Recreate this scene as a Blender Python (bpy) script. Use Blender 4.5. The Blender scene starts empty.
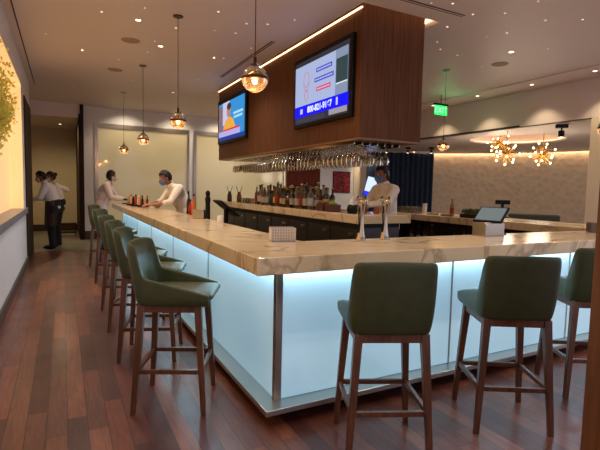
import bpy, math, random
from mathutils import Vector, Matrix
PI = math.pi
rnd = random.Random(7)
S = bpy.context.scene
COL = S.collection

# ------------------------------------------------------------------ materials
def lin(c):
    return tuple(((v/255)/12.92 if v/255 <= .04045 else ((v/255+.055)/1.055)**2.4) for v in c)+(1,)
def mat(name, col, rough=.5, metal=0, emit=None, es=0, spec=.5, coat=0, alpha=1, trans=0, ior=1.45):
    m = bpy.data.materials.new(name); m.use_nodes = True
    b = m.node_tree.nodes['Principled BSDF']
    b.inputs['Base Color'].default_value = lin(col)
    b.inputs['Roughness'].default_value = rough
    b.inputs['Metallic'].default_value = metal
    b.inputs['Specular IOR Level'].default_value = spec
    b.inputs['Coat Weight'].default_value = coat
    b.inputs['Alpha'].default_value = alpha
    b.inputs['Transmission Weight'].default_value = trans
    b.inputs['IOR'].default_value = ior
    if emit:
        b.inputs['Emission Color'].default_value = lin(emit)
        b.inputs['Emission Strength'].default_value = es
    return m
def nodes(m):
    nt = m.node_tree
    return nt, nt.nodes, nt.links, nt.nodes['Principled BSDF']
def vary(m, c1, c2, scale=5, detail=4, stretch=(1,1,1), bump=0, dist=0, lo=.35, hi=.65):
    nt, N, L, b = nodes(m)
    tc = N.new('ShaderNodeTexCoord'); mp = N.new('ShaderNodeMapping'); mp.inputs['Scale'].default_value = stretch
    nz = N.new('ShaderNodeTexNoise'); nz.inputs['Scale'].default_value = scale; nz.inputs['Detail'].default_value = detail
    nz.inputs['Distortion'].default_value = dist
    cr = N.new('ShaderNodeValToRGB'); cr.color_ramp.elements[0].position = lo; cr.color_ramp.elements[1].position = hi
    cr.color_ramp.elements[0].color = lin(c1); cr.color_ramp.elements[1].color = lin(c2)
    L.new(tc.outputs['Object'], mp.inputs[0]); L.new(mp.outputs[0], nz.inputs['Vector'])
    L.new(nz.outputs[0], cr.inputs[0]); L.new(cr.outputs[0], b.inputs['Base Color'])
    if bump:
        bp = N.new('ShaderNodeBump'); bp.inputs['Strength'].default_value = bump; bp.inputs['Distance'].default_value = .01
        L.new(nz.outputs[0], bp.inputs['Height']); L.new(bp.outputs[0], b.inputs['Normal'])
    return m
def glassy(name, col, trans=.75, rough=.03):
    """thin-walled glass: mostly see-through with a fresnel sheen"""
    m = bpy.data.materials.new(name); m.use_nodes = True
    nt = m.node_tree; N = nt.nodes; L = nt.links
    for n in list(N):
        if n.type != 'OUTPUT_MATERIAL': N.remove(n)
    out = [n for n in N if n.type == 'OUTPUT_MATERIAL'][0]
    t = N.new('ShaderNodeBsdfTransparent'); t.inputs[0].default_value = lin(col)
    g = N.new('ShaderNodeBsdfGlossy'); g.inputs['Roughness'].default_value = rough
    d = N.new('ShaderNodeBsdfTranslucent'); d.inputs[0].default_value = lin(col)
    mx = N.new('ShaderNodeMixShader'); mx2 = N.new('ShaderNodeMixShader')
    fr = N.new('ShaderNodeLayerWeight'); fr.inputs[0].default_value = .3
    L.new(fr.outputs['Fresnel'], mx.inputs[0]); L.new(t.outputs[0], mx.inputs[1]); L.new(g.outputs[0], mx.inputs[2])
    mx2.inputs[0].default_value = 1-trans
    L.new(mx.outputs[0], mx2.inputs[1]); L.new(d.outputs[0], mx2.inputs[2]); L.new(mx2.outputs[0], out.inputs[0])
    return m

M = {}
M['white_wall'] = mat('painted wall', (232,232,236), .55)
M['ceiling'] = mat('ceiling paint', (234,219,214), .5)
M['cream_wall'] = vary(mat('cream wall', (208,186,150), .6), (206,184,146), (214,192,158), 2)
M['trim_gray'] = mat('grey baseboard', (74,60,52), .5)
M['dark_wood'] = vary(mat('dark wood', (44,25,15), .6, spec=.2), (36,20,12), (52,30,18), 6, stretch=(8,8,.6))
M['post_wood'] = vary(mat('amber wood', (106,66,34), .5), (92,54,26), (116,72,38), 5, stretch=(10,10,.5))
M['stool_wood'] = vary(mat('walnut legs', (88,52,31), .3), (76,44,26), (102,61,37), 8, stretch=(6,6,.6))
M['leather'] = vary(mat('green leather', (58,62,34), .46), (55,59,32), (63,67,38), 14, bump=.15)
M['veneer'] = vary(mat('walnut veneer', (98,60,34), .6, spec=.25), (82,48,28), (108,66,38), 9, 5, stretch=(5,5,.25), lo=.3, hi=.7)
M['veneer_lit'] = mat('lit veneer', (150,112,78), .4)
M['steel'] = mat('brushed steel', (176,168,156), .28, 1)
M['steel_ledge'] = mat('brushed steel ledge', (190,186,180), .32, 1)
M['chrome'] = mat('chrome', (190,178,160), .14, 1)
M['bronze'] = mat('bronze', (84,58,40), .3, 1)
M['gold'] = mat('gold', (212,160,80), .25, 1)
M['black'] = mat('black plastic', (12,11,11), .5, spec=.25)
M['black_metal'] = mat('black metal', (18,17,18), .4, .4)
M['dark_cab'] = mat('dark cabinet steel', (64,58,52), .35, .6)
M['dark_void'] = mat('cabinet recess', (20,16,14), .6)
M['curtain'] = mat('navy velvet', (36,52,82), .7)
M['panel_red'] = vary(mat('red brown wood', (96,40,24), .6, spec=.2), (84,34,20), (110,48,30), 6, stretch=(6,6,.5))
M['skirt'] = mat('skirting wood', (66,36,24), .4)
M['white_pot'] = mat('white ceramic', (226,220,208), .3)
M['paper'] = mat('white paper', (214,206,194), .7)
def m_leaf():
    m = vary(mat('leaf', (196,206,110), .5), (186,198,96), (226,224,140), 9)
    nt, N, L, b = nodes(m); t = N.new('ShaderNodeBsdfTranslucent'); mx = N.new('ShaderNodeMixShader'); mx.inputs[0].default_value = .6
    t.inputs[0].default_value = lin((236,232,120)); out = [n for n in N if n.type == 'OUTPUT_MATERIAL'][0]
    L.new(b.outputs[0], mx.inputs[1]); L.new(t.outputs[0], mx.inputs[2]); L.new(mx.outputs[0], out.inputs[0]); return m
M['leaf'] = m_leaf()
M['herb'] = vary(mat('herb leaf', (70,88,40), .6), (54,74,32), (92,108,54), 20)
M['bark'] = mat('bark', (92,66,44), .8)
M['skin_dark'] = mat('dark skin', (72,44,32), .5)
M['skin_mid'] = mat('light brown skin', (158,104,78), .5)
M['skin_tan'] = mat('tan skin', (142,90,68), .5)
M['hair'] = mat('black hair', (16,12,11), .55)
M['shirt_white'] = mat('white cotton', (236,232,232), .8)
M['shirt_pink'] = mat('pale pink cotton', (228,210,204), .8)
M['shirt_cream'] = mat('cream cotton', (236,226,212), .8)
M['trousers'] = mat('black trousers', (18,18,20), .8)
M['apron'] = mat('brown apron', (62,36,22), .7)
M['mask_blue'] = mat('blue face mask', (96,124,160), .8)
M['mask_white'] = mat('pale face mask', (214,196,196), .8)
M['eye'] = mat('eye white', (210,205,200), .3)
M['red_liq'] = mat('red sauce', (176,40,22), .35)
M['orange_liq'] = mat('orange juice', (226,120,34), .35)
M['lime'] = mat('lime green', (96,140,48), .5)
M['tile'] = None

def m_floor():
    m = mat('cherry floor', (90,40,28), .3, coat=.25)
    nt, N, L, b = nodes(m)
    b.inputs['Coat Roughness'].default_value = .22
    tc = N.new('ShaderNodeTexCoord'); mp = N.new('ShaderNodeMapping'); mp.inputs['Rotation'].default_value = (0,0,PI/2)
    L.new(tc.outputs['Object'], mp.inputs[0])
    br = N.new('ShaderNodeTexBrick'); br.offset = .37; br.offset_frequency = 2; br.squash = 1.35; br.squash_frequency = 3
    br.inputs['Scale'].default_value = 1; br.inputs['Brick Width'].default_value = .95; br.inputs['Row Height'].default_value = .11
    br.inputs['Mortar Size'].default_value = .0022; br.inputs['Mortar Smooth'].default_value = .2; br.inputs['Bias'].default_value = 0
    br.inputs['Color1'].default_value = (0,0,0,1); br.inputs['Color2'].default_value = (1,1,1,1); br.inputs['Mortar'].default_value = (.5,.5,.5,1)
    L.new(mp.outputs[0], br.inputs['Vector'])
    cr = N.new('ShaderNodeValToRGB'); e = cr.color_ramp.elements
    e[0].position = 0; e[0].color = lin((72,36,29)); e[1].position = 1; e[1].color = lin((134,74,50))
    for p, c in ((.25,(90,46,36)),(.5,(112,58,40)),(.75,(96,58,46))):
        x = e.new(p); x.color = lin(c)
    L.new(br.outputs['Color'], cr.inputs[0])
    mp2 = N.new('ShaderNodeMapping'); mp2.inputs['Scale'].default_value = (14,1.2,1); L.new(tc.outputs['Object'], mp2.inputs[0])
    nz = N.new('ShaderNodeTexNoise'); nz.inputs['Scale'].default_value = 3; nz.inputs['Detail'].default_value = 6; nz.inputs['Distortion'].default_value = 1.2
    L.new(mp2.outputs[0], nz.inputs['Vector'])
    mr = N.new('ShaderNodeMapRange'); mr.inputs['From Min'].default_value = .25; mr.inputs['From Max'].default_value = .75
    mr.inputs['To Min'].default_value = .6; mr.inputs['To Max'].default_value = 1.25; L.new(nz.outputs[0], mr.inputs['Value'])
    mul = N.new('ShaderNodeVectorMath'); mul.operation = 'SCALE'; L.new(cr.outputs[0], mul.inputs[0]); L.new(mr.outputs[0], mul.inputs['Scale'])
    mix = N.new('ShaderNodeMix'); mix.data_type = 'RGBA'; L.new(br.outputs['Fac'], mix.inputs['Factor'])
    L.new(mul.outputs[0], mix.inputs['A']); mix.inputs['B'].default_value = lin((40,20,16))
    L.new(mix.outputs['Result'], b.inputs['Base Color'])
    n2 = N.new('ShaderNodeTexNoise'); n2.inputs['Scale'].default_value = 2.2; n2.inputs['Detail'].default_value = 3; L.new(tc.outputs['Object'], n2.inputs['Vector'])
    m2 = N.new('ShaderNodeMapRange'); m2.inputs['To Min'].default_value = .26; m2.inputs['To Max'].default_value = .5; L.new(n2.outputs[0], m2.inputs['Value'])
    L.new(m2.outputs[0], b.inputs['Roughness'])
    bp = N.new('ShaderNodeBump'); bp.inputs['Strength'].default_value = .35; bp.inputs['Distance'].default_value = .003
    add = N.new('ShaderNodeMath'); add.operation = 'MULTIPLY_ADD'; add.inputs[1].default_value = -2; L.new(br.outputs['Fac'], add.inputs[0]); L.new(n2.outputs[0], add.inputs[2])
    L.new(add.outputs[0], bp.inputs['Height']); L.new(bp.outputs[0], b.inputs['Normal'])
    return m
def m_marble(name, base, vein, vein2, rough=.12, scale=1.0, width=.035):
    m = mat(name, base, rough, spec=.38)
    nt, N, L, b = nodes(m)
    tc = N.new('ShaderNodeTexCoord'); mp = N.new('ShaderNodeMapping'); mp.inputs['Rotation'].default_value = (.3,.5,.6)
    L.new(tc.outputs['Object'], mp.inputs[0])
    def vein_fac(sc, dist, seed, w):
        nz = N.new('ShaderNodeTexNoise'); nz.inputs['Scale'].default_value = sc; nz.inputs['Detail'].default_value = 5
        nz.inputs['Distortion'].default_value = dist
        mp_ = N.new('ShaderNodeMapping'); mp_.inputs['Location'].default_value = (seed,seed*1.7,0); mp_.inputs['Scale'].default_value = (1,2.2,1)
        L.new(mp.outputs[0], mp_.inputs[0]); L.new(mp_.outputs[0], nz.inputs['Vector'])
        s = N.new('ShaderNodeMath'); s.operation = 'SUBTRACT'; s.inputs[1].default_value = .5; L.new(nz.outputs[0], s.inputs[0])
        a = N.new('ShaderNodeMath'); a.operation = 'ABSOLUTE'; L.new(s.outputs[0], a.inputs[0])
        r = N.new('ShaderNodeMapRange'); r.inputs['From Min'].default_value = 0; r.inputs['From Max'].default_value = w
        r.inputs['To Min'].default_value = 1; r.inputs['To Max'].default_value = 0; L.new(a.outputs[0], r.inputs['Value'])
        return r.outputs[0]
    v1 = vein_fac(1.1*scale, .9, 3.1, width); v2 = vein_fac(2.6*scale, 1.4, 9.4, width*.5)
    a = N.new('ShaderNodeMix'); a.data_type = 'RGBA'; a.inputs['A'].default_value = lin(base); a.inputs['B'].default_value = lin(vein)
    L.new(v1, a.inputs['Factor'])
    h = N.new('ShaderNodeMath'); h.operation = 'MULTIPLY'; h.inputs[1].default_value = .5; L.new(v2, h.inputs[0])
    c = N.new('ShaderNodeMix'); c.data_type = 'RGBA'; L.new(a.outputs['Result'], c.inputs['A']); c.inputs['B'].default_value = lin(vein2)
    L.new(h.outputs[0], c.inputs['Factor']); L.new(c.outputs['Result'], b.inputs['Base Color'])
    return m
M['floor'] = m_floor()
M['marble'] = m_marble('cream marble', (212,188,150), (172,146,112), (192,166,130), rough=.16, width=.03)
M['marble_gray'] = m_marble('grey marble', (132,124,130), (96,90,98), (152,146,152), .35, 3)
def m_tile():
    m = mat('stone tile', (120,112,96), .35)
    nt, N, L, b = nodes(m)
    tc = N.new('ShaderNodeTexCoord'); br = N.new('ShaderNodeTexBrick'); br.offset = 0
    br.inputs['Scale'].default_value = 1; br.inputs['Brick Width'].default_value = .6; br.inputs['Row Height'].default_value = .6; br.inputs['Mortar Size'].default_value = .006
    br.inputs['Color1'].default_value = lin((118,110,96)); br.inputs['Color2'].default_value = lin((132,122,106)); br.inputs['Mortar'].default_value = lin((84,78,68))
    L.new(tc.outputs['Object'], br.inputs['Vector']); L.new(br.outputs['Color'], b.inputs['Base Color']); return m
M['tile'] = m_tile()
def m_wallpaper():
    m = mat('woven wallpaper', (180,160,136), .7)
    nt, N, L, b = nodes(m)
    tc = N.new('ShaderNodeTexCoord'); mp = N.new('ShaderNodeMapping'); mp.inputs['Rotation'].default_value = (0,.7,0)
    vo = N.new('ShaderNodeTexVoronoi'); vo.inputs['Scale'].default_value = 6
    cr = N.new('ShaderNodeValToRGB'); cr.color_ramp.elements[0].color = lin((208,194,172)); cr.color_ramp.elements[1].color = lin((224,210,190))
    L.new(tc.outputs['Object'], mp.inputs[0]); L.new(mp.outputs[0], vo.inputs['Vector']); L.new(vo.outputs['Distance'], cr.inputs[0]); L.new(cr.outputs[0], b.inputs['Base Color'])
    bp = N.new('ShaderNodeBump'); bp.inputs['Strength'].default_value = .6; bp.inputs['Distance'].default_value = .02; L.new(vo.outputs['Distance'], bp.inputs['Height']); L.new(bp.outputs[0], b.inputs['Normal'])
    return m
M['wallpaper'] = m_wallpaper()
M['art'] = vary(mat('crimson picture', (120,24,36), .5), (52,10,26), (168,40,52), 9, 3, dist=1.5)
# light-giving materials
M['backlit'] = mat('backlit frosted glass', (206,226,236), .35, emit=(140,198,222), es=.45)
M['led_cool'] = mat('cool led strip', (230,245,255), .5, emit=(180,224,250), es=28)
M['led_warm'] = mat('warm led strip', (255,230,190), .5, emit=(255,206,150), es=4)
M['led_cove'] = mat('cove led strip', (255,230,190), .5, emit=(255,212,164), es=15)
M['bulb'] = mat('lamp bulb', (255,230,190), .5, emit=(255,200,130), es=26)
M['bulb_small'] = mat('small bulb', (255,230,190), .5, emit=(255,210,150), es=15)
M['lens'] = mat('downlight lens', (255,240,220), .5, emit=(255,224,190), es=7)
M['star'] = mat('pinpoint light', (255,240,220), .5, emit=(255,224,200), es=1.5)
M['green_led'] = mat('green sign light', (40,255,110), .5, emit=(30,235,100), es=1.1)
M['frost_warm'] = mat('backlit cream glass', (188,176,146), .07, emit=(222,200,150), es=.22)
M['clear_top'] = glassy('clear smoky glass', (240,226,204), .93)
M['amber_glass'] = glassy('amber glass', (226,178,128), .95)
M['stem_glass'] = glassy('stem glass', (248,244,236), .97)
M['water_glass'] = glassy('tumbler glass', (240,236,228), .93)
M['speaker'] = mat('speaker grille', (176,150,132), .7)
M['slot'] = mat('vent slot', (70,56,48), .7)

# ------------------------------------------------------------------ mesh builder
class MB:
    def __init__(s): s.v = []; s.f = []
    def add(s, vs, fs):
        o = len(s.v); s.v += [tuple(p) for p in vs]; s.f += [tuple(i+o for i in q) for q in fs]; return s
    def box(s, x0, x1, y0, y1, z0, z1):
        return s.add([(x0,y0,z0),(x1,y0,z0),(x1,y1,z0),(x0,y1,z0),(x0,y0,z1),(x1,y0,z1),(x1,y1,z1),(x0,y1,z1)],
                     [(0,3,2,1),(4,5,6,7),(0,1,5,4),(1,2,6,5),(2,3,7,6),(3,0,4,7)])
    def bar(s, a, b, wa, wb=None, d=None):
        """square bar from a to b, widths wa->wb"""
        a = Vector(a); b = Vector(b); wb = wb or wa; ax = (b-a).normalized()
        u = Vector((1,0,0)) if abs(ax.x) < .9 else Vector((0,1,0))
        w = ax.cross(u).normalized(); u = w.cross(ax).normalized(); h = d or 1
        vs = []
        for p, r in ((a,wa/2),(b,wb/2)):
            for i, j in ((-1,-1),(1,-1),(1,1),(-1,1)): vs.append(p+u*i*r+w*j*r*h)
        return s.add(vs, [(0,3,2,1),(4,5,6,7),(0,1,5,4),(1,2,6,5),(2,3,7,6),(3,0,4,7)])
    def cyl(s, a, b, r0, r1=None, n=16, cap=True):
        a = Vector(a); b = Vector(b); r1 = r0 if r1 is None else r1; ax = (b-a).normalized()
        u = Vector((1,0,0)) if abs(ax.x) < .9 else Vector((0,1,0))
        w = ax.cross(u).normalized(); u = w.cross(ax).normalized(); vs = []
        for p, r in ((a,r0),(b,r1)):
            for k in range(n):
                t = 2*PI*k/n; vs.append(p+u*math.cos(t)*r+w*math.sin(t)*r)
        fs = [((k+1)%n, k, n+k, n+(k+1)%n) for k in range(n)]
        if cap: fs += [tuple(range(n)), tuple(reversed(range(n,2*n)))]
        return s.add(vs, fs)
    def tube(s, pts, r, n=8):
        pts = [Vector(p) for p in pts]; rs = r if isinstance(r,(list,tuple)) else [r]*len(pts); vs = []; w = None
        for i, p in enumerate(pts):
            t = (pts[min(i+1,len(pts)-1)]-pts[max(i-1,0)]).normalized()
            if w is None: w = t.orthogonal().normalized()
            w = (w-t*w.dot(t)).normalized(); u = t.cross(w)
            for k in range(n):
                a = 2*PI*k/n; vs.append(p+(w*math.cos(a)+u*math.sin(a))*rs[i])
        fs = [(i*n+k, i*n+(k+1)%n, (i+1)*n+(k+1)%n, (i+1)*n+k) for i in range(len(pts)-1) for k in range(n)]
        fs += [tuple(reversed(range(n))), tuple(range((len(pts)-1)*n, len(pts)*n))]
        return s.add(vs, fs)
    def lathe(s, prof, c=(0,0,0), n=20):
        vs = []; c = Vector(c)
        for r, z in prof:
            for k in range(n):
                t = 2*PI*k/n; vs.append((c.x+r*math.cos(t), c.y+r*math.sin(t), c.z+z))
        m = len(prof)
        fs = [(i*n+k, i*n+(k+1)%n, (i+1)*n+(k+1)%n, (i+1)*n+k) for i in range(m-1) for k in range(n)]
        if prof[0][0] > 1e-4: fs.append(tuple(reversed(range(n))))
        if prof[-1][0] > 1e-4: fs.append(tuple(range((m-1)*n, m*n)))
        return s.add(vs, fs)
    def ell(s, c, r, n=16, m=10, rot=None, t0=0, t1=PI):
        c = Vector(c); r = (r,r,r) if not isinstance(r,(tuple,list)) else r; vs = []
        for i in range(m+1):
            a = t0+(t1-t0)*i/m
            for k in range(n):
                t = 2*PI*k/n; p = Vector((r[0]*math.sin(a)*math.cos(t), r[1]*math.sin(a)*math.sin(t), r[2]*math.cos(a)))
                if rot: p = rot @ p
                vs.append(c+p)
        fs = [(i*n+k, (i+1)*n+k, (i+1)*n+(k+1)%n, i*n+(k+1)%n) for i in range(m) for k in range(n)]
        return s.add(vs, fs)
    def poly(s, pts): return s.add(pts, [tuple(range(len(pts)))])
    def prism(s, pts, z0, z1):
        n = len(pts)
        return s.add([(x,y,z0) for x,y in pts]+[(x,y,z1) for x,y in pts],
                     [tuple(reversed(range(n))), tuple(range(n,2*n))]+[(k,(k+1)%n,n+(k+1)%n,n+k) for k in range(n)])
    def build(s, name, m, parent=None, bevel=0, smooth=30, seg=2, weld=False):
        me = bpy.data.meshes.new(name); me.from_pydata(s.v, [], s.f); me.materials.append(m)
        if weld:
            import bmesh
            bm = bmesh.new(); bm.from_mesh(me); bmesh.ops.remove_doubles(bm, verts=bm.verts, dist=1e-5)
            bmesh.ops.recalc_face_normals(bm, faces=bm.faces); bm.to_mesh(me); bm.free()
        if smooth:
            me.polygons.foreach_set('use_smooth', [True]*len(me.polygons))
            me.set_sharp_from_angle(angle=math.radians(smooth))
        me.update()
        o = bpy.data.objects.new(name, me); COL.objects.link(o)
        if parent: o.parent = parent
        if bevel:
            b = o.modifiers.new('bevel','BEVEL'); b.width = bevel; b.segments = seg; b.limit_method = 'ANGLE'; b.harden_normals = False
        return o
def tag(o, label, cat, group=None):
    o['label'] = label; o['category'] = cat
    if group: o['group'] = group
    return o
def thing(name, label, cat, loc=(0,0,0), rz=0, group=None):
    o = bpy.data.objects.new(name, None); o.empty_display_size = .1; COL.objects.link(o)
    o.location = loc; o.rotation_euler = (0,0,rz); return tag(o, label, cat, group)
def struct(o): o['kind'] = 'structure'; return o
def copy_tree(o, parent=None):
    kids = [c for c in KIDS.get(o.name, [])]
    c = o.copy(); COL.objects.link(c)
    if parent: c.parent = parent
    for ch in kids: copy_tree(ch, c)
    return c
KIDS = {}
def reg(root):
    """remember the children of a prototype before it is copied"""
    for o in list(COL.objects):
        if o.parent == root: KIDS.setdefault(root.name, []).append(o); reg(o)
def text_mesh(body, size, bold=0.0):
    cu = bpy.data.curves.new('t','FONT'); cu.body = body; cu.size = size; cu.align_x = 'CENTER'; cu.align_y = 'CENTER'; cu.offset = bold
    ob = bpy.data.objects.new('t', cu); COL.objects.link(ob); bpy.context.view_layer.update()
    me = bpy.data.meshes.new_from_object(ob.evaluated_get(bpy.context.evaluated_depsgraph_get()))
    vs = [tuple(v.co) for v in me.vertices]; fs = [tuple(p.vertices) for p in me.polygons]
    bpy.data.objects.remove(ob); return vs, fs

# ------------------------------------------------------------------ camera
CAMH = 1.45
cam = bpy.data.cameras.new('camera'); co = bpy.data.objects.new('camera', cam); COL.objects.link(co); S.camera = co
cam.sensor_width = 36; cam.lens = 450.97/600*36; cam.clip_end = 100; cam.clip_start = .02
R_ = Vector((.88575,-.463652,.021742)); U_ = Vector((.016849,.078928,.996738)); F_ = Vector((.463856,.882495,-.077722))
mt = Matrix((R_, U_, -F_)).transposed().to_4x4(); mt.translation = Vector((0,0,CAMH)); co.matrix_world = mt

# ------------------------------------------------------------------ room shell
CZ = 3.55; LZ = 2.85
struct(MB().box(-1.6,8.6,-2.5,11.16,-.1,0).build('floor', M['floor']))
struct(MB().box(-2.2,8.6,11.16,17.2,-.1,-.002).build('floor_corridor', M['tile']))
struct(MB().box(8.6,16.5,2.0,17.2,-.1,0).build('floor_lounge', mat('lounge carpet',(70,58,50),.9)))
# ceiling with the rectangular hole round the bulkhead
rx0, rx1, ry0, ry1 = 3.0, 4.15, 4.31, 10.05
c = MB()
for b in ((-1.6,rx0,-2.5,13.4),(rx1,8.4,-2.5,13.4),(rx0,rx1,-2.5,ry0),(rx0,rx1,ry1,13.4)): c.box(b[0],b[1],b[2],b[3],CZ,CZ+.12)
struct(c.build('ceiling', M['ceiling'], smooth=0))
c = MB(); h = .32
c.box(rx0-.05,rx0,ry0-.05,ry1+.05,CZ+.12,CZ+h).box(rx1,rx1+.05,ry0-.05,ry1+.05,CZ+.12,CZ+h).box(rx0,rx1,ry0-.05,ry0,CZ+.12,CZ+h).box(rx0,rx1,ry1,ry1+.05,CZ+.12,CZ+h).box(rx0-.05,rx1+.05,ry0-.05,ry1+.05,CZ+h,CZ+h+.05)
struct(c.build('ceiling_recess', M['ceiling'], smooth=0))
# left wall with its long lit niche
LX = -.6; ny0, ny1, nz0, nz1 = 1.0, 9.0, 1.03, 3.1
struct(MB().box(LX-.16,LX,-2.5,9.5,0,.93).build('wall_left', M['white_wall'], smooth=0))
struct(MB().box(LX-.16,LX,-2.5,9.5,nz1+.02,CZ).box(LX-.16,LX,ny1+.02,9.5,.93,nz1+.02).box(LX-.16,LX,-2.5,ny0-.02,.93,nz1+.02).build('wall_left_upper', M['white_wall'], smooth=0))
m_niche = vary(mat('glowing niche lining', (244,214,166), .4, emit=(255,206,140), es=.55), (240,208,156), (250,220,174), 1.2)  # niche lining glows by its own emission
struct(MB().box(LX-.24,LX-.18,ny0,ny1,.93,nz1+.02).box(LX-.18,LX-.001,ny1,ny1+.019,1.03,nz1).box(LX-.18,LX-.001,ny0-.019,ny0,1.03,nz1).box(LX-.18,LX-.001,ny0,ny1,nz1,nz1+.019).build('wall_niche', m_niche, smooth=0))
struct(MB().box(LX-.24,LX-.16,ny0-.06,ny1+.06,.83,.93).box(LX-.24,LX-.16,ny1+.02,ny1+.06,.93,nz1+.02).box(LX-.24,LX-.16,ny0-.06,ny0-.02,.93,nz1+.02).build('wall_niche_frame', M['white_wall'], smooth=0))
struct(MB().box(LX-.18,LX+.035,ny0,ny1+.5,.93,1.03).build('trim_1', M['marble_gray'], bevel=.004))
struct(MB().box(LX,LX+.025,-2.5,9.5,0,.14).build('baseboard_left', M['trim_gray'], bevel=.004))
# ceiling slot along the left wall
struct(MB().box(LX+.095,LX+.112,-2.0,11.2,CZ-.003,CZ+.0).build('trim_2', M['slot'], smooth=0))
# dark panel on the left wall by the corridor
struct(MB().box(LX-.16,LX+.02,9.5,11.2,0,3.02).build('trim_3', M['dark_wood'], bevel=.004))
struct(MB().box(LX-.16,LX,9.5,11.2,3.02,CZ).build('wall_left_end', M['white_wall'], smooth=0))
# corridor
struct(MB().box(-1.95,-1.85,11.2,16.2,0,CZ).build('wall_corridor_left', M['cream_wall'], smooth=0))
struct(MB().box(-1.95,LX-.16,11.1,11.2,0,CZ).build('wall_corridor_front', M['cream_wall'], smooth=0))
struct(MB().box(-1.95,.5,16.1,16.2,0,CZ).build('wall_corridor_back', M['cream_wall'], smooth=0))
struct(MB().box(-1.85,.42,16.07,16.1,0,.2).build('baseboard_corridor', M['skirt'], bevel=.004))
struct(MB().box(-1.95,.5,13.35,16.2,3.2,3.3).box(-1.95,-.76,11.1,13.4,3.2,3.3).build('ceiling_corridor', M['ceiling'], smooth=0))
struct(MB().box(-1.95,.5,13.35,13.4,3.3,CZ).box(-.8,-.76,11.1,13.4,3.3,CZ).build('wall_corridor_header', M['ceiling'], smooth=0))
struct(MB().box(.38,.5,13.28,16.1,0,3.3).build('trim_4', M['dark_wood'], bevel=.004))
struct(MB().box(.42,.5,13.28,13.4,3.3,CZ).build('trim_5', M['dark_wood'], smooth=0))
# end wall with two steel framed cream glass panes
EY = 13.4
w = MB().box(.5,.76,EY,EY+.15,0,CZ).box(3.3,3.42,EY,EY+.15,0,CZ).box(6.45,10.2,EY,EY+.15,0,CZ).box(.76,3.3,EY,EY+.15,3.12,CZ).box(3.42,6.45,EY,EY+.15,3.12,CZ).box(.76,6.45,EY,EY+.15,0,.3)
struct(w.build('wall_back', M['white_wall'], smooth=0))
struct(MB().box(.5,6.4,EY-.02,EY,0,.22).build('baseboard_back', M['trim_gray'], bevel=.004))
for i, (a, b) in enumerate(((.76,3.3),(3.42,6.45))):
    g = struct(MB().box(a,b,EY+.02,EY+.05,.3,3.12).build('window_%d'%(i+1), M['frost_warm'], smooth=0))
    MB().box(a,a+.09,EY-.03,EY+.02,.3,3.12).box(b-.06,b,EY-.03,EY+.02,.3,3.12).box(a+.09,b-.06,EY-.03,EY+.02,3.0,3.12).box(a+.09,b-.06,EY-.03,EY+.02,.3,.38).build('window_frame', M['steel'], g, bevel=.004)
struct(MB().box(6.5,7.75,EY-.05,EY,0,2.85).build('wall_back_panel', M['panel_red'], smooth=0))
m_lit = mat('warm plaster', (240,224,200), .6)
struct(MB().box(9.15,10.15,EY-.03,EY,0,2.85).build('wall_back_return', m_lit, smooth=0))
# soffit wall on the right and lounge ceiling with the round recess
SX = 8.4
struct(MB().box(SX,SX+.12,1.0,13.4,LZ,CZ+.12).build('wall_soffit', M['ceiling'], smooth=0))
struct(MB().box(SX-.8,SX-.775,-2.5,13.4,CZ-.02,CZ).build('trim_6', M['ceiling'], smooth=0))
struct(MB().box(SX-.01,SX,6.3,10.5,LZ-.004,LZ+.03).build('trim_7', M['slot'], smooth=0))  # dark strip stands in for the shadow gap under the soffit
cx, cy, cr_ = 10.3, 7.8, 1.12
x0, x1, y0, y1 = SX, 16.5, 1.0, 17.2
N_ = 64; inn = []; outp = []
for k in range(N_):
    t = 2*PI*k/N_; dx, dy = math.cos(t), math.sin(t); inn.append((cx+cr_*dx, cy+cr_*dy))
    q = min([((x1 if dx > 0 else x0)-cx)/dx if abs(dx) > 1e-9 else 1e9, ((y1 if dy > 0 else y0)-cy)/dy if abs(dy) > 1e-9 else 1e9]); outp.append((cx+dx*q, cy+dy*q))
c = MB(); vs = [(x,y,LZ) for x,y in inn]+[(x,y,LZ) for x,y in outp]+[(x,y,LZ+.04) for x,y in inn]+[(cx+(x-cx)*1.17,cy+(y-cy)*1.17,LZ+.04) for x,y in inn]+[(cx+(x-cx)*1.17,cy+(y-cy)*1.17,LZ+.26) for x,y in inn]
fs = [(k, N_+k, N_+(k+1)%N_, (k+1)%N_) for k in range(N_)]+[(k, (k+1)%N_, 2*N_+(k+1)%N_, 2*N_+k) for k in range(N_)]+[(2*N_+k, 2*N_+(k+1)%N_, 3*N_+(k+1)%N_, 3*N_+k) for k in range(N_)]+[(3*N_+k, 3*N_+(k+1)%N_, 4*N_+(k+1)%N_, 4*N_+k) for k in range(N_)]+[tuple(reversed(range(4*N_,5*N_)))]
c.add(vs, fs)
for (px, py) in ((x0,y0),(x1,y0),(x1,y1),(x0,y1)):
    ang = math.atan2(py-cy, px-cx) % (2*PI); k = int(ang/(2*PI/N_)); a, b = outp[k], outp[(k+1)%N_]
    c.add([(a[0],a[1],LZ),(px,py,LZ),(b[0],b[1],LZ)], [(0,1,2)])
struct(c.build('ceiling_lounge', M['ceiling'], smooth=40))
ring = MB(); R0 = cr_*1.12
vs = [];
for k in range(N_):
    t = 2*PI*k/N_
    for r, z in ((R0,LZ+.05),(R0,LZ+.07),(R0+.02,LZ+.07),(R0+.02,LZ+.05)): vs.append((cx+r*math.cos(t), cy+r*math.sin(t), z))
ring.add(vs, [(k*4+j, k*4+(j+1)%4, ((k+1)%N_)*4+(j+1)%4, ((k+1)%N_)*4+j) for k in range(N_) for j in range(4)])
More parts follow.
